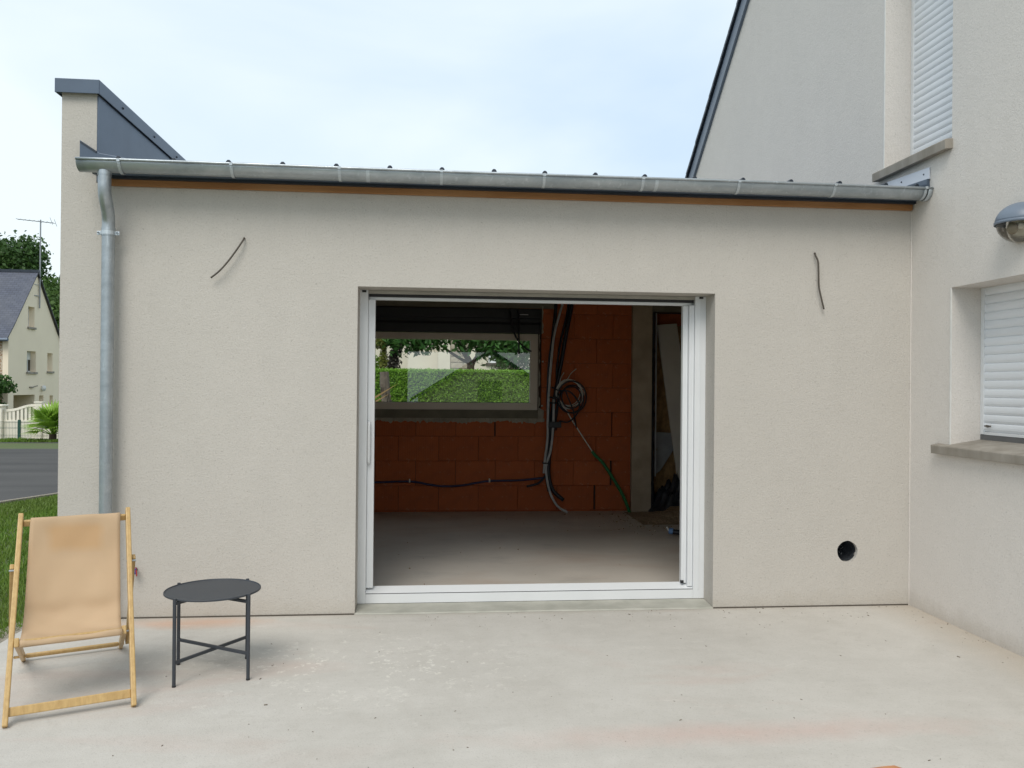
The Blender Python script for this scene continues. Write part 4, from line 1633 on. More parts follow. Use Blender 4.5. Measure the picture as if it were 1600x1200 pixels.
# terracotta piece lying at the front edge of the terrace
g = G()
pl = [(-1.86, -2.66), (-1.70, -2.628), (-1.64, -2.622), (-1.615, -2.655), (-1.60, -2.80), (-1.88, -2.82)]
g.prism(pl, 'z', .001, .045)
tag(g.build('terracotta_piece', simple('terracotta_chip', (0.52, 0.24, 0.11), (0.40, 0.17, 0.08), 18, 0.9, bump=0.4), bevel=.004), 'broken piece of terracotta lying on the terrace in the foreground', 'terracotta piece')
# leaf litter and grit on the terrace
g = G()
for k in range(230):
    u = rnd.random()
    if u < .45:
        x, y = rnd.uniform(-4.3, -.1), -abs(rnd.gauss(0, .22)) - .03
    elif u < .65:
        x, y = -abs(rnd.gauss(0, .12)) - .02, rnd.uniform(-2.2, -.05)
    else:
        x, y = rnd.uniform(-5.2, -.2), rnd.uniform(-2.8, -.2)
    s_ = rnd.uniform(.0012, .0038) * (1.8 if rnd.random() < .10 else 1)
    a = rnd.uniform(0, PI)
    ln = s_ * rnd.uniform(1.2, 4)
    g.bar((x, y, s_ * .3 + .0005), (x + ln * math.cos(a), y + ln * math.sin(a), s_ * .3 + .001), s_ * .5, s_, (0, 0, 1))
tag(g.build('litter', simple('litter', (0.13, 0.10, 0.07), (0.20, 0.17, 0.13), 30, 0.95)), 'specks of grit and dry leaves scattered on the terrace', 'litter', kind='stuff')

# ------------------------------------------------------------------ lawn
rs = np.random.RandomState(11)
def lawn(n, ylo, yhi, hmin, hmax):
    y = rs.uniform(ylo, yhi, n)
    d = y + 5.93
    xl = -3.575 - .50 * d - 1.0 - .15 * (y > 2)
    xr = np.where(y > 0, np.maximum(-3.575 - .40 * d, -12.0), -6.46)
    xr = np.minimum(xr + .8, -6.36)
    edge = np.interp(y, [-60, 3.4, 7.35, 8.6, 12, 30], [-13, -10.95, -9.92, -9.58, -8.7, -8.7])
    xl = np.maximum(xl, edge)
    x = xl + (xr - xl) * rs.uniform(0, 1, n)
    ok = xr > xl
    x, y = x[ok], y[ok]
    n = len(x)
    z = np.array([zg(v) for v in y])
    patch = .5 + .5 * np.sin(x * 2.1 + 1.3 * np.sin(y * 1.7)) * np.sin(y * 2.3)
    keep = rs.uniform(0, 1, n) < .55 + .45 * patch
    x, y, z = x[keep], y[keep], z[keep]
    n = len(x)
    h = rs.uniform(hmin, hmax, n)
    a = rs.uniform(0, 2 * PI, n)
    w = .0035 + .0009 * (y + 1)
    w = np.clip(w, .003, .011)
    lx, ly = rs.normal(0, .35, n) * h, rs.normal(0, .35, n) * h
    B = np.stack([x, y, z - .003], 1)
    S = np.stack([np.cos(a) * w, np.sin(a) * w, np.zeros(n)], 1)
    Tt = np.stack([lx, ly, h], 1)
    V = np.stack([B - S, B + S, B + Tt * .6 + S * .6, B + Tt], 1).reshape(-1, 3)
    return V, np.arange(n * 4).reshape(n, 4)
V1, F1 = lawn(26000, -1.6, 2.5, .03, .075)
V2, F2 = lawn(34000, 2.5, 9.5, .03, .08)
tag(np_mesh('grass', np.vstack([V1, V2]), np.vstack([F1, F2 + len(V1)]), 'grass'), 'short green lawn beside the extension', 'grass', kind='stuff')
# grassy verge in front of the gate
n = 2600
x = rs.uniform(-20.6, -16.5, n); y = rs.uniform(27.1, 28.4, n)
z = np.array([zg(v) for v in y]); h = rs.uniform(.05, .2, n) * (1 - .3 * np.abs(np.sin(x * 1.3)))
a = rs.uniform(0, 2 * PI, n)
B = np.stack([x, y, z], 1); S = np.stack([np.cos(a), np.sin(a), 0 * a], 1) * .03
Tt = np.stack([rs.normal(0, .3, n) * h, rs.normal(0, .3, n) * h, h], 1)
tag(np_mesh('verge_grass', np.stack([B - S, B + S, B + Tt * .6 + S * .6, B + Tt], 1).reshape(-1, 3), np.arange(n * 4).reshape(n, 4), 'grass'), 'grassy verge at the far side of the road', 'grass', kind='stuff')


# ------------------------------------------------------------------ trees and plants
def crown_points(lobes, n, rs_, shell=.55):
    """points + outward normals spread through ellipsoid lobes (cx,cy,cz,rx,ry,rz)"""
    vol = np.array([l[3] * l[4] * l[5] for l in lobes]) ** .67
    idx = rs_.choice(len(lobes), n, p=vol / vol.sum())
    L_ = np.array(lobes)[idx]
    d = rs_.normal(0, 1, (n, 3))
    d /= np.linalg.norm(d, axis=1, keepdims=True)
    r_ = shell + (1 - shell) * rs_.uniform(0, 1, n) ** .6
    r_ *= rs_.uniform(.82, 1.08, n)
    return L_[:, :3] + d * L_[:, 3:] * r_[:, None], d


def leafy(name, lobes, n, size, mat, parent, seed, aspect=1.6, jit=.8, shell=.55, clump=0):
    rs_ = np.random.RandomState(seed)
    if clump:
        C, Nn = crown_points(lobes, n // clump, rs_, shell)
        P_ = np.repeat(C, clump, 0) + rs_.normal(0, size * 1.5, (len(C) * clump, 3))
        Nn = np.repeat(Nn, clump, 0)
    else:
        P_, Nn = crown_points(lobes, n, rs_, shell)
    V, F = leaf_quads(P_, Nn, size, rs_, aspect, jit)
    return np_mesh(name, V, F, mat, parent)


def big_tree(loc, h, rad, mat, label, seed, n=7000, leaf_s=.30, group=None):
    t = thing('tree', label, 'tree', loc, 0, group)
    rr = random.Random(seed)
    g_ = G()
    g_.tube([(0, 0, -.2), (.1, 0, h * .2), (.05, .1, h * .45), (0, 0, h * .75)], [.38, .30, .22, .08], 8)
    limbs = []
    for k in range(6):
        a = k * 1.1 + rr.random()
        z0 = h * rr.uniform(.25, .5)
        e = (rad * .65 * math.cos(a), rad * .65 * math.sin(a), z0 + h * rr.uniform(.15, .3))
        g_.tube([(0, 0, z0), (e[0] * .5, e[1] * .5, z0 + (e[2] - z0) * .6), e], [.14, .09, .03], 6)
    o = g_.build('trunk', 'bark', t, smooth=True)
    lobes = []
    for k in range(26):
        a = rr.uniform(0, 2 * PI)
        u = rr.random() ** .5
        zz = h * (.30 + .66 * rr.random())
        f_ = max(.25, 1 - abs(zz / h - .55) * 1.55)
        lobes.append((rad * .75 * u * f_ * math.cos(a), rad * .75 * u * f_ * math.sin(a), zz, rad * rr.uniform(.2, .36), rad * rr.uniform(.2, .36), h * rr.uniform(.07, .13)))
    leafy('crown', lobes, n, leaf_s, mat, t, seed, 1.5, .9, .45, 5)
    return t


GT = 'woodland trees behind the neighbouring house'
big_tree((-38.5, 62, -1.1), 14.2, 5.0, 'leaf_wood', 'dark tree at left behind the slate roof', 21, 20000, .20, GT)
big_tree((-33.2, 57, -1.1), 12.6, 4.2, 'leaf_wood', 'dark tree directly behind the antenna mast', 22, 20000, .19, GT)
big_tree((-29.2, 55, -1.1), 10.6, 4.2, 'leaf_wood2', 'lighter green tree right of the antenna by the wall edge', 23, 17000, .19, GT)
big_tree((-44.5, 66, -1.1), 13.5, 5.0, 'leaf_wood', 'dark tree farthest left above the slate ridge', 24, 9000, .24, GT)
big_tree((-26.5, 62, -1.1), 11.5, 4.5, 'leaf_wood', 'dark tree hidden mostly by the extension corner', 25, 8000, .22, GT)

wr = random.Random(77)
lobes_w = [(x + wr.uniform(-2, 2), 84 + wr.uniform(-4, 4), wr.uniform(1.0, 5.5), wr.uniform(2.5, 4.5), wr.uniform(2, 3), wr.uniform(1.8, 3.2)) for x in range(-70, 60, 3) for _ in (0, 1)]
fwood = leafy('far_wood', lobes_w, 42000, .38, 'leaf_wood2', None, 78, 1.5, .9, .5, 5)
tag(fwood, 'far belt of woodland along the horizon behind the houses', 'woodland', kind='stuff')

# ------------------------------------------------------------------ neighbouring house
NX, NY = -21.4, 34.04
nh = thing('neighbour_house', 'cream gabled house with blue slate roof across the road', 'building', (NX, NY, -1.05))
NO = Vector((NX, NY, -1.05))
def Nn_(g_, name, mat, parent=None, **kw):
    o = g_.build(name, mat, None, **kw)
    p = parent or nh
    o.parent = p
    if p is nh: o.matrix_parent_inverse = Matrix.Translation(-NO)
    return o
APZ, EVZ, HW = 6.60, 3.70, 2.46
SLN = (APZ - EVZ) / HW
# gable wall with openings cut as strips in y
g = G()
ops = [(33.29, 33.905, 4.09, 5.0), (33.22, 34.075, 2.08, 3.01), (35.225, 35.765, 2.14, 2.99), (32.05, 34.0, -1.05, 1.055), (34.43, 34.875, .0, 1.01), (35.50, 35.85, .0, 1.0)]
cuts = sorted({NY - HW, NY + HW, NY} | {v for o_ in ops for v in o_[:2]})
top = lambda y: APZ - SLN * abs(y - NY)
for a, b in zip(cuts, cuts[1:]):
    mid = (a + b) / 2
    holes = sorted([(o_[2], o_[3]) for o_ in ops if o_[0] <= mid <= o_[1]])
    z = -1.3
    for h0, h1 in holes:
        if h0 > z: g.box(NX - .3, NX, a, b, z, h0)
        z = h1
    g.prism([(a, z), (b, z), (b, top(b)), (a, top(a))], 'x', NX - .3, NX)
Nn_(g, 'gable_wall', 'cream')
g = G()
g.box(NX - 13, NX - .02, NY - HW - .02, NY - HW + .28, -1.3, EVZ)
Nn_(g, 'stone_wall', 'stone')
g = G()
g.box(NX - .22, NX + .012, NY - HW - .035, NY - HW - .0, -1.3, EVZ)
Nn_(g, 'corner_pier', 'cream')
g = G()
g.box(NX - 13, NX - .3, NY + HW - .28, NY + HW, -1.3, EVZ)
g.box(NX - 13.3, NX - 13, NY - HW, NY + HW, -1.3, EVZ)
Nn_(g, 'outer_wall', 'cream')
# roof slopes as uv-mapped slabs
def slope(sign, flare):
    me = bpy.data.meshes.new('roof')
    x0, x1 = NX - 13.2, NX + .10
    ze = EVZ - .28
    pts = [(NY, APZ + .06)]
    y_e = NY + sign * (HW + .35)
    pts.append((NY + sign * HW * .9, APZ - SLN * HW * .9 + .07))
    pts.append((y_e, ze + .02))
    vs_, fs_, uv = [], [], []
    acc = 0
    for i, (y, z) in enumerate(pts):
        if i: acc += math.hypot(y - pts[i - 1][0], z - pts[i - 1][1])
        vs_ += [(x0, y, z), (x1, y, z), (x1, y, z - .07), (x0, y, z - .07)]
        uv += [(0, acc), (13.3, acc)]
    bm = bmesh.new()
    bv = [bm.verts.new(v) for v in vs_]
    l = bm.loops.layers.uv.new('UVMap')
    for i in range(2):
        f = bm.faces.new((bv[4 * i], bv[4 * i + 1], bv[4 * i + 5], bv[4 * i + 4]))
        for lp, t in zip(f.loops, (uv[2 * i], uv[2 * i + 1], uv[2 * i + 3], uv[2 * i + 2])): lp[l].uv = t
        bm.faces.new((bv[4 * i + 1], bv[4 * i + 2], bv[4 * i + 6], bv[4 * i + 5]))
        bm.faces.new((bv[4 * i + 3], bv[4 * i + 2], bv[4 * i + 6], bv[4 * i + 7]))
    bm.faces.new((bv[8], bv[9], bv[10], bv[11]))
    bm.to_mesh(me); bm.free()
    me.materials.append(M['slate'])
    o = bpy.data.objects.new('roof', me)
    COL.objects.link(o)
    o.parent = nh
    o.matrix_parent_inverse = Matrix.Translation(-NO)
    return o
rf = slope(-1, 1)
slope(1, 1)
g = G()
g.bar((NX - 13.2, NY, APZ + .06), (NX + .12, NY, APZ + .06), .16, .12, (0, 1, 0))
for k in range(30):
    g.box(NX - 13 + k * .44, NX - 12.97 + k * .44, NY - .09, NY + .09, APZ + .02, APZ + .14)
o = g.build('ridge_tiles', 'dark_metal'); o.parent = rf
g = G()
g.tube([(NX - 13.2, NY - HW - .38, EVZ - .30), (NX + .15, NY - HW - .38, EVZ - .30)], .075, 8)
Nn_(g, 'eave_gutter', 'slate_metal')
g = G()
g.prism([(NY, APZ - .06), (NY - HW * .9, APZ - SLN * HW * .9 - .05), (NY - HW * .9, APZ - SLN * HW * .9 + .06), (NY, APZ + .05), (NY + HW * .9, APZ - SLN * HW * .9 + .06), (NY + HW * .9, APZ - SLN * HW * .9 - .05)], 'x', NX + .002, NX + .03)
Nn_(g, 'verge_board', 'cable_brown')
for i, (a, b, c, d) in enumerate(ops):
    w = thing(['window', 'window', 'window', 'garage_opening', 'side_window', 'side_window'][i], None, None)
    w.parent = nh
    w.matrix_parent_inverse = Matrix.Translation(-NO)
    g = G()
    if i == 3:
        g.box(NX - 3.0, NX - 2.9, a, b, c, d)
    elif i == 1:
        g.box(NX - .27, NX - .25, a, b, c, d)
    else:
        g.box(NX - .27, NX - .25, a, b, c, d)
    o = g.build('window_pane', 'pane_dark' if i in (1, 3) else 'pane_white'); o.parent = w
    if i == 1:
        g = G(); g.box(NX - .245, NX - .225, a + .01, b - .01, d - .38, d - .005)
        o = g.build('blind', 'pane_white'); o.parent = w
        g = G(); g.box(NX - .249, NX - .23, a, a + .05, c, d); g.box(NX - .249, NX - .23, b - .3, b - .25, c, d - .39); g.box(NX - .249, NX - .23, a + .051, b, c, c + .05)
        o = g.build('window_frame', 'pane_white'); o.parent = w
    if i < 3:
        g = G(); g.box(NX - .2, NX + .07, a - .06, b + .06, c - .09, c - .001)
        o = g.build('window_sill', 'sill'); o.parent = w
    if i == 3:
        g = G(); g.box(NX - 2.9, NX - .3, a - .1, a - .0005, c, d); g.box(NX - 2.9, NX - .3, b + .0005, b + .1, c, d); g.box(NX - 2.9, NX - .3, a, b, d + .001, d + .1)
        o = g.build('garage_lining', 'cream'); o.parent = w
g = G()
g.lathe([(.001, .16), (.08, .13), (.11, .02), (.08, -.08), (.001, -.12)], (NX + .09, 34.67, 1.32), 12)
Nn_(g, 'house_lamp', 'pane_white', smooth=True)
g = G()
g.box(NX + .002, NX + .06, 33.45, 33.75, 1.36, 1.42)
g.tube([(NX + .03, 33.75, 1.40), (NX + .12, 34.0, 1.46)], .025, 6)
Nn_(g, 'spot_light', 'sill')
# tv antenna fixed on the gable
an = thing('tv_antenna', 'tall thin television antenna mast at the apex of the neighbouring gable', 'antenna', (NX + .06, NY + .22, 5.0))
def A_(g_, name, parent=an):
    o = g_.build(name, 'antenna', None); o.parent = parent; return o
g = G(); g.tube([(0, 0, -.0), (0, 0, 4.05)], .032, 8); A_(g, 'mast')
g = G(); g.bar((-1.0, .0, 4.05), (.55, .05, 3.92), .03, .03, (0, 0, 1)); boom = A_(g, 'boom')
g = G()
for k in range(9):
    t = k / 8
    x, z = -1.0 + 1.55 * t, 4.05 - .13 * t
    g.bar((x, -.16 - .05 * t, z), (x, .16 + .05 * t, z), .016, .016, (0, 0, 1))
g.bar((.5, -.22, 4.12), (.62, -.22, 3.80), .016, .016); g.bar((.5, .22, 4.12), (.62, .22, 3.80), .016, .016)
A_(g, 'elements', an)
g = G(); g.bar((-.06, -.42, .55), (.0, .05, .55), .03, .03, (0, 0, 1)); g.bar((-.06, -.42, 1.05), (.0, .05, 1.05), .02, .02, (0, 0, 1)); A_(g, 'wall_bracket')

# gate, pillars, fence
gl = thing('entrance_gate', 'cream two-leaf gate with curved top rail and upright slats', 'gate', (-20.2, 30, -.75))
GO = Vector((-20.2, 30, -.75))
def Gt(g_, name, mat='gate_white', **kw):
    o = g_.build(name, mat, None, **kw)
    o.parent = gl
    o.matrix_parent_inverse = Matrix.Translation(-GO)
    return o
def gtop(x):
    t = (x + 20.78) / 1.2
    return .50 + .24 * (1 / (1 + math.exp(-(t - .55) * 7)))
for xa, xb, fl_ in ((-20.78, -19.58, 0), (-19.28, -18.08, 1)):
    f_ = (lambda x, xa=xa, xb=xb, fl_=fl_: gtop(x if not fl_ else -20.78 + (xb - x)))
    g = G(); g.box(xa, xb, 29.98, 30.04, -.70, -.02); Gt(g, 'lower_panel')
    g = G(); g.box(xa, xb, 29.965, 30.055, -.0195, .06); Gt(g, 'middle_rail')
    g = G()
    xs_ = rows(xa, xb, 14)
    g.prism([(x, f_(x) - .10) for x in xs_] + [(x, f_(x)) for x in xs_[::-1]], 'y', 29.965, 30.055); Gt(g, 'top_rail')
    ns = 7
    for k in range(ns + 1):
        x = xa + .06 + (xb - xa - .12) * k / ns
        g = G(); g.box(x - .045, x + .045, 29.985, 30.035, .0605, f_(x) - .095); Gt(g, 'slat')
g = G(); g.box(-19.56, -19.30, 29.9, 30.15, -.8, .78); g.box(-19.59, -19.27, 29.87, 30.18, .781, .83); Gt(g, 'gate_post')
pil = thing('gate_pillar', 'cream gate pillar with flat cap at the left edge beyond the road', 'pillar', (-21.02, 30, -.8))
g = G(); g.box(-.22, .22, -.2, .2, 0, 1.42); o = g.build('shaft', 'gate_white', pil)
g = G(); g.box(-.29, .29, -.27, .27, 1.421, 1.50); o = g.build('cap', 'gate_white', pil, bevel=.02)
tag(pil, None, None)
w_ = G(); w_.box(-30, -21.25, 29.93, 30.1, -.85, 1.15)
tag(w_.build('garden_wall', 'cream'), 'low cream garden wall running left from the gate pillar', 'wall')

mf = thing('mesh_fence', 'thin green wire mesh fence with dark green post in front of the gate', 'fence', (-19.55, 28.6, -.72))
g = G()
for k in range(70):
    x = -1.9 + k * .055
    g.bar((x, 0, 0), (x, 0, .80), .007, .007)
for z in (.04, .22, .26, .52, .56, .77):
    g.bar((-1.92, -.008, z), (1.96, -.008, z), .009, .009, (0, 0, 1))
o = g.build('mesh_panel', 'green_post', mf)
for x in (-1.92, .0, 1.96):
    g = G(); g.box(x - .05, x + .05, -.03, .03, -.1, .86)
    g.build('post', 'green_post', mf)

# fan palm beside the fence
pm = thing('fan_palm', 'bright green fan palm in front of the cream gate', 'palm', (-18.0, 27.9, zg(27.9)))
rp = random.Random(5)
def fan(g_, base, dirv, length, n=18, spread=1.15):
    d = Vector(dirv).normalized()
    side = d.cross(Vector((0, 0, 1))).normalized()
    upv = side.cross(d)
    c = Vector(base)
    for k in range(n):
        a = -spread + 2 * spread * k / (n - 1)
        dd = d * math.cos(a) + side * math.sin(a)
        L_ = length * (1 - .12 * abs(a))
        w = length * .055
        ss = (side * math.cos(a) - d * math.sin(a))
        p1 = c + dd * L_ * .55 + upv * .03
        p2 = c + dd * L_ - upv * .12 * length
        b = len(g_.v)
        g_.v += [tuple(c), tuple(p1 + ss * w), tuple(p2), tuple(p1 - ss * w)]
        g_.f.append((b, b + 1, b + 2, b + 3))
fr = 0
for k in range(26):
    a = rp.uniform(0, 2 * PI)
    el = rp.uniform(.0, 1.3)
    base = Vector((.35 * math.cos(a) * math.cos(el), .35 * math.sin(a) * math.cos(el), (.38 + .45 * math.sin(el))))
    g = G()
    fan(g, base, (math.cos(a) * math.cos(el), math.sin(a) * math.cos(el), math.sin(el) * .8), rp.uniform(.75, 1.1))
    g.tube([(0, 0, .25), tuple(base)], .018, 5)
    o = g.build('frond', 'leaf_palm', pm, recalc=False)
g = G(); g.tube([(0, 0, -.1), (0, 0, .3)], [.16, .13], 8); g.build('trunk', 'bark', pm)

sh = thing('climbing_shrub', 'dark green shrub against the stone wall left of the garage', 'shrub', (-21.6, 30.9, -.9))
leafy('foliage', [(-.3, 0, 2.2, .8, .5, .5), (.1, 0, 2.5, .6, .4, .4), (-.2, .1, 1.5, .6, .4, .6), (.45, 0, 2.3, .45, .3, .3), (-.8, 0, 2.3, .6, .5, .6)], 1500, .11, 'leaf_shrub', sh, 31, 1.6, .9, .4)
g = G(); g.tube([(-.2, 0, -.1), (-.25, .05, 1.2), (-.1, 0, 2.2)], [.06, .05, .02], 6); g.build('stem', 'bark', sh)

# ------------------------------------------------------------------ garden seen through the rear window
HY = 9.5
hg = thing('garden_hedge', 'long clipped bright green hedge seen through the rear window', 'hedge', (-2.5, HY, 0))
HG = zg(HY)
g = G()
g.box(-4.9, 6.5, .06, .90, HG - .1, 1.86)
o = g.build('hedge_core', simple('hedge_core', (0.05, 0.12, 0.015), rough=0.95), hg)
rs2 = np.random.RandomState(8)
n1, n2 = 110000, 30000
Pf = np.stack([rs2.uniform(-4.95, 6.5, n1), rs2.normal(.03, .035, n1), rs2.uniform(HG, 1.90, n1)], 1)
Pf[:, 1] += .05 * np.sin(Pf[:, 0] * 4.1) * np.sin(Pf[:, 2] * 3.3 + Pf[:, 0])
Nf = np.tile([0, -1, .35], (n1, 1)).astype(float)
Pt = np.stack([rs2.uniform(-4.95, 6.5, n2), rs2.uniform(0, .9, n2), rs2.normal(1.885, .016, n2)], 1)
Nt_ = np.tile([0, -.2, 1.0], (n2, 1)).astype(float)
V, F = leaf_quads(np.vstack([Pf, Pt]), np.vstack([Nf, Nt_]), 0.0165, rs2, 3.0, .8)
np_mesh('foliage', V, F, 'leaf_hedge', hg)

GZ = zg(12.4)
gt = thing('garden_tree', 'broad-leaved garden tree with forked trunk behind the hedge', 'tree', (-2.67, 12.4, 0))
g = G()
g.tube(catmull([(.03, 0, GZ - .1), (.02, 0, .8), (0, 0, 1.7), (-.015, 0, 2.08)], 4), [.115 - .003 * i for i in range(13)], 10)
g.tube(catmull([(-.01, 0, 2.0), (-.05, .02, 2.11), (-.23, -.03, 2.20), (-.50, -.05, 2.37), (-.72, -.05, 2.54), (-.95, 0, 2.78), (-1.3, 0, 3.3)], 4), [.045 - .0014 * i for i in range(25)], 8)
g.tube(catmull([(-.01, 0, 2.0), (-.04, .03, 2.15), (-.15, .05, 2.34), (-.26, .05, 2.50), (-.35, .05, 2.72), (-.45, .05, 3.4)], 4), [.078 - .0024 * i for i in range(21)], 8)
g.tube(catmull([(0, 0, 2.0), (.06, -.03, 2.16), (.20, -.05, 2.34), (.45, -.05, 2.60), (.9, -.05, 3.1)], 4), [.055 - .002 * i for i in range(17)], 8)
g.build('trunk', 'bark', gt, smooth=True)
lob = [(-1.75, -.2, 2.60, .25, .25, .17), (-1.25, -.2, 2.47, .26, .2, .12), (-.8, -.2, 2.56, .28, .2, .10), (-1.45, -.25, 2.60, .34, .28, .17), (-1.0, -.3, 2.62, .36, .28, .17), (-.62, -.25, 2.68, .30, .25, .13), (-.1, -.15, 2.62, .34, .28, .20), (.28, -.2, 2.56, .36, .3, .22),
       (.62, -.25, 2.48, .38, .3, .26), (1.0, -.25, 2.40, .36, .3, .26), (1.25, -.2, 2.55, .35, .3, .25), (.75, -.35, 2.22, .30, .22, .12), (.22, -.1, 2.33, .20, .16, .12),
       (-1.9, 0, 3.0, .6, .5, .35), (-1.1, 0, 3.15, .9, .7, .42), (-.1, 0, 3.2, 1.0, .7, .48), (.9, 0, 3.1, .9, .7, .5), (-.5, 0, 3.7, 1.2, .9, .5)]
leafy('crown', lob, 11000, .062, 'leaf_tree', gt, 41, 2.6, .9, .30, 6)

pbx = thing('purple_shrub', 'dark purple-leaved shrub at left behind the hedge', 'shrub', (-4.36, 12.4, 0))
leafy('foliage', [(0, 0, 2.1, .17, .2, .32), (.06, 0, 2.45, .15, .2, .24), (-.05, 0, 1.5, .25, .3, .6), (.02, .1, 2.8, .2, .2, .25)], 2200, .045, 'leaf_purple', pbx, 43, 1.8, .9, .3)
g = G(); g.tube([(0, 0, GZ - .1), (0, 0, 2.5)], [.05, .02], 6); g.build('stem', 'bark', pbx)
yc = thing('golden_conifer', 'narrow yellowish conifer left of the purple shrub', 'conifer', (-4.56, 12.1, 0))
leafy('foliage', [(0, 0, z, r_, r_, .40) for z, r_ in ((.4, .14), (1.0, .13), (1.6, .11), (2.1, .09), (2.5, .07))] + [(-.1, 0, 2.5, .14, .1, .12)], 2600, .030, 'leaf_yellow', yc, 44, 2.5, .9, .3)
g = G(); g.tube([(0, 0, GZ - .1), (0, 0, 2.5)], [.04, .02], 6); g.build('trunk', 'bark', yc)
rb_ = thing('round_bush', 'leafy bush with pale flowers behind the right end of the hedge', 'bush', (-1.62, 12.8, 0))
leafy('foliage', [(-.25, 0, 2.03, .32, .3, .20), (.15, 0, 2.06, .32, .3, .20), (0, 0, 1.5, .6, .5, .6), (.5, 0, 2.0, .35, .3, .22)], 3600, .036, 'leaf_shrub', rb_, 45, 1.7, .9, .4)
g = G()
for k in range(50):
    x, z = rnd.uniform(-.5, .7), rnd.uniform(1.85, 2.22)
    g.lathe([(.001, .016), (.016, 0), (.001, -.01)], (x, -.30 + rnd.uniform(-.05, .06), z), 6)
o = g.build('blossoms', 'leaf_dry', rb_); o['kind'] = 'stuff'
bush2 = thing('low_bush', 'yellow-green bush at the far left behind the hedge', 'bush', (-4.95, 12.9, 0))
leafy('foliage', [(0, 0, 1.95, .35, .3, .35), (.15, 0, 2.1, .2, .2, .2), (-.2, 0, 1.2, .6, .5, .7)], 1800, .05, 'leaf_palm', bush2, 46, 1.7, .9, .4)
g = G(); g.tube([(0, 0, GZ - .1), (0, 0, 1.9)], [.05, .02], 6); g.build('stem', 'bark', bush2)

yu = thing('dead_yucca', 'grey yucca trunk with dry tan leaves in front of the hedge', 'plant', (-4.33, 8.6, zg(8.6)))
g = G()
pts = [(0.02 * math.sin(k * 1.1), 0, -.1 + k * .222) for k in range(11)]
g.tube(pts, [.075 + .012 * (k % 2) for k in range(11)], 8)
for k in range(60):
    z = rnd.uniform(.3, 1.8); a = rnd.uniform(0, 2 * PI)
    g.bar((.07 * math.cos(a), .07 * math.sin(a), z), (.105 * math.cos(a), .105 * math.sin(a), z + .09), .03, .008, (0, 0, 1))
M['yucca_trunk'] = simple('yucca_trunk', (0.20, 0.165, 0.13), (0.12, 0.10, 0.08), 18, 0.95, bump=0.5)
g.build('trunk', 'yucca_trunk', yu)
for k, (p_, q_, mt) in enumerate((((-.55, -.2, 1.38), (.24, -.25, 1.93), 'leaf_dry'), ((-.40, -.25, 1.40), (.10, -.3, 1.76), 'leaf_dry'), ((-.28, -.2, 1.50), (-.02, -.3, 1.62), 'leaf_dry'),
                                 ((-.5, -.2, 1.72), (-.12, -.2, 1.98), 'leaf_dry'), ((.14, -.2, 1.42), (.36, -.3, 1.75), 'leaf_palm'), ((.2, -.2, 1.35), (.30, -.3, 1.60), 'leaf_dry'))):
    g = G()
    a, e = Vector(p_), Vector(q_)
    m_ = (a + e) / 2 + Vector((0, 0, .03))
    wv_ = Vector((-(e - a).z, 0, (e - a).x)).normalized() * .016
    g.add([a - wv_ * .8, a + wv_ * .8, m_ + wv_, m_ - wv_, e], [(0, 1, 2, 3), (3, 2, 4)])
    g.build('dry_leaf' if mt == 'leaf_dry' else 'green_leaf', mt, yu, recalc=False)

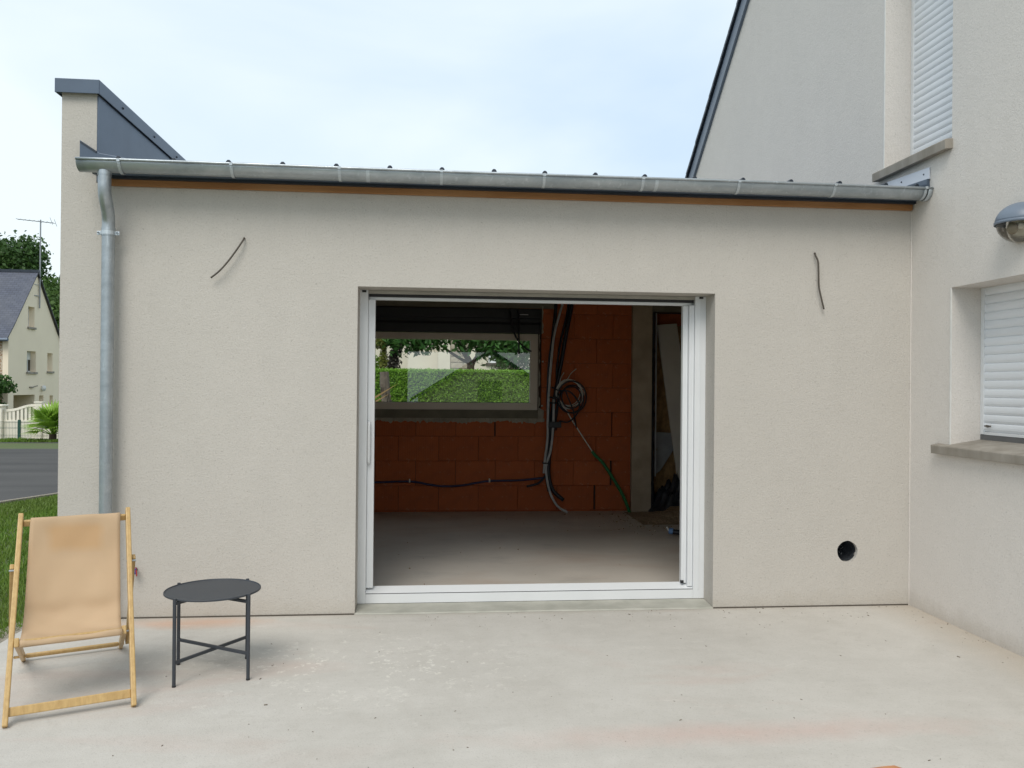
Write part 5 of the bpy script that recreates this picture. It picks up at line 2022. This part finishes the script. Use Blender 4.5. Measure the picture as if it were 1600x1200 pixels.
fh = thing('far_house', 'cream house with stone quoins seen past the garden tree', 'building', (-2.4, 22, -.5))
FO = Vector((-2.4, 22, -.5))
def Fh(g_, name, mat, **kw):
    o = g_.build(name, mat, None, **kw); o.parent = fh
    o.matrix_parent_inverse = Matrix.Translation(-FO); return o
g = G()
g.box(-3.30, -2.90, 22.0, 22.3, -.8, 6)      # projecting pale pier
g.box(-2.28, -1.62, 22.12, 22.4, -.8, 6)
g.box(-1.0, 4.5, 22.12, 22.4, -.8, 6)
g.box(-1.62, -1.0, 22.12, 22.4, -.8, 2.40)
g.box(-1.62, -1.0, 22.12, 22.4, 3.25, 6)
g.box(-9.5, -3.3, 22.5, 22.7, -.8, 4.6)
Fh(g, 'wall', 'cream_wall')
g = G()
g.box(-2.9, -2.28, 22.1, 22.4, -.8, 6)
Fh(g, 'quoin_backing', 'cream_wall')
z = -.6
k = 0
qm = {}
while z < 5.4:
    hq = rnd.choice((.20, .24, .27))
    wq = (.42, .26, .34)[k % 3]
    xq = -2.88
    o_w = 0
    while xq < -2.32:
        w = min(wq, -2.30 - xq)
        if w > .08:
            key = (round(w, 2), hq)
            if key not in qm:
                bm = bmesh.new(); bmesh.ops.create_cube(bm, size=1)
                bmesh.ops.scale(bm, vec=(key[0] - .03, .08, hq - .03), verts=bm.verts)
                me = bpy.data.meshes.new('quoin'); bm.to_mesh(me); bm.free(); me.materials.append(M['quoin']); qm[key] = me
            o = bpy.data.objects.new('quoin', qm[key]); COL.objects.link(o)
            o.parent = fh
            o.matrix_parent_inverse = Matrix.Translation(-FO)
            o.location = (xq + w / 2, 22.08, z + hq / 2)
        xq += wq
        wq = .60 - wq if wq < .4 else .26
    z += hq
    k += 1
g = G(); g.box(-1.62, -1.0, 22.28, 22.3, 2.4, 3.25); Fh(g, 'window_pane', simple('bright_blind', (0.72, 0.76, 0.8), rough=0.3))
g = G(); g.box(-1.70, -.92, 22.06, 22.119, 2.30, 2.399); Fh(g, 'window_sill', 'cable_brown')
g = G()
g.box(-9.6, 4.6, 21.98, 26, 6.0, 6.2)
Fh(g, 'roof', 'slate_metal')
tag(fh)

sh_ = thing('garden_shed', 'low dark-roofed garden shed mirrored in the rear window glass', 'shed', (-1.3, -16, -.12))
g = G(); g.prism([(-2.7, 0), (2.7, 0), (2.7, 1.3), (0, 3.0), (-2.7, 1.3)], 'y', -3, 0); g.build('wall', 'cream', sh_)
for s_ in (-1, 1):
    g = G(); g.prism([(0, 3.02), (s_ * 3.0, 1.13), (s_ * 3.0, 1.25), (0, 3.14)], 'y', -3.3, .3); g.build('roof', 'dark_metal', sh_)
g = G(); g.box(-.45, .45, .005, .05, .02, 1.95); g.build('door', 'sill', sh_)

print('bricks', nb, 'objects', len(bpy.data.objects))
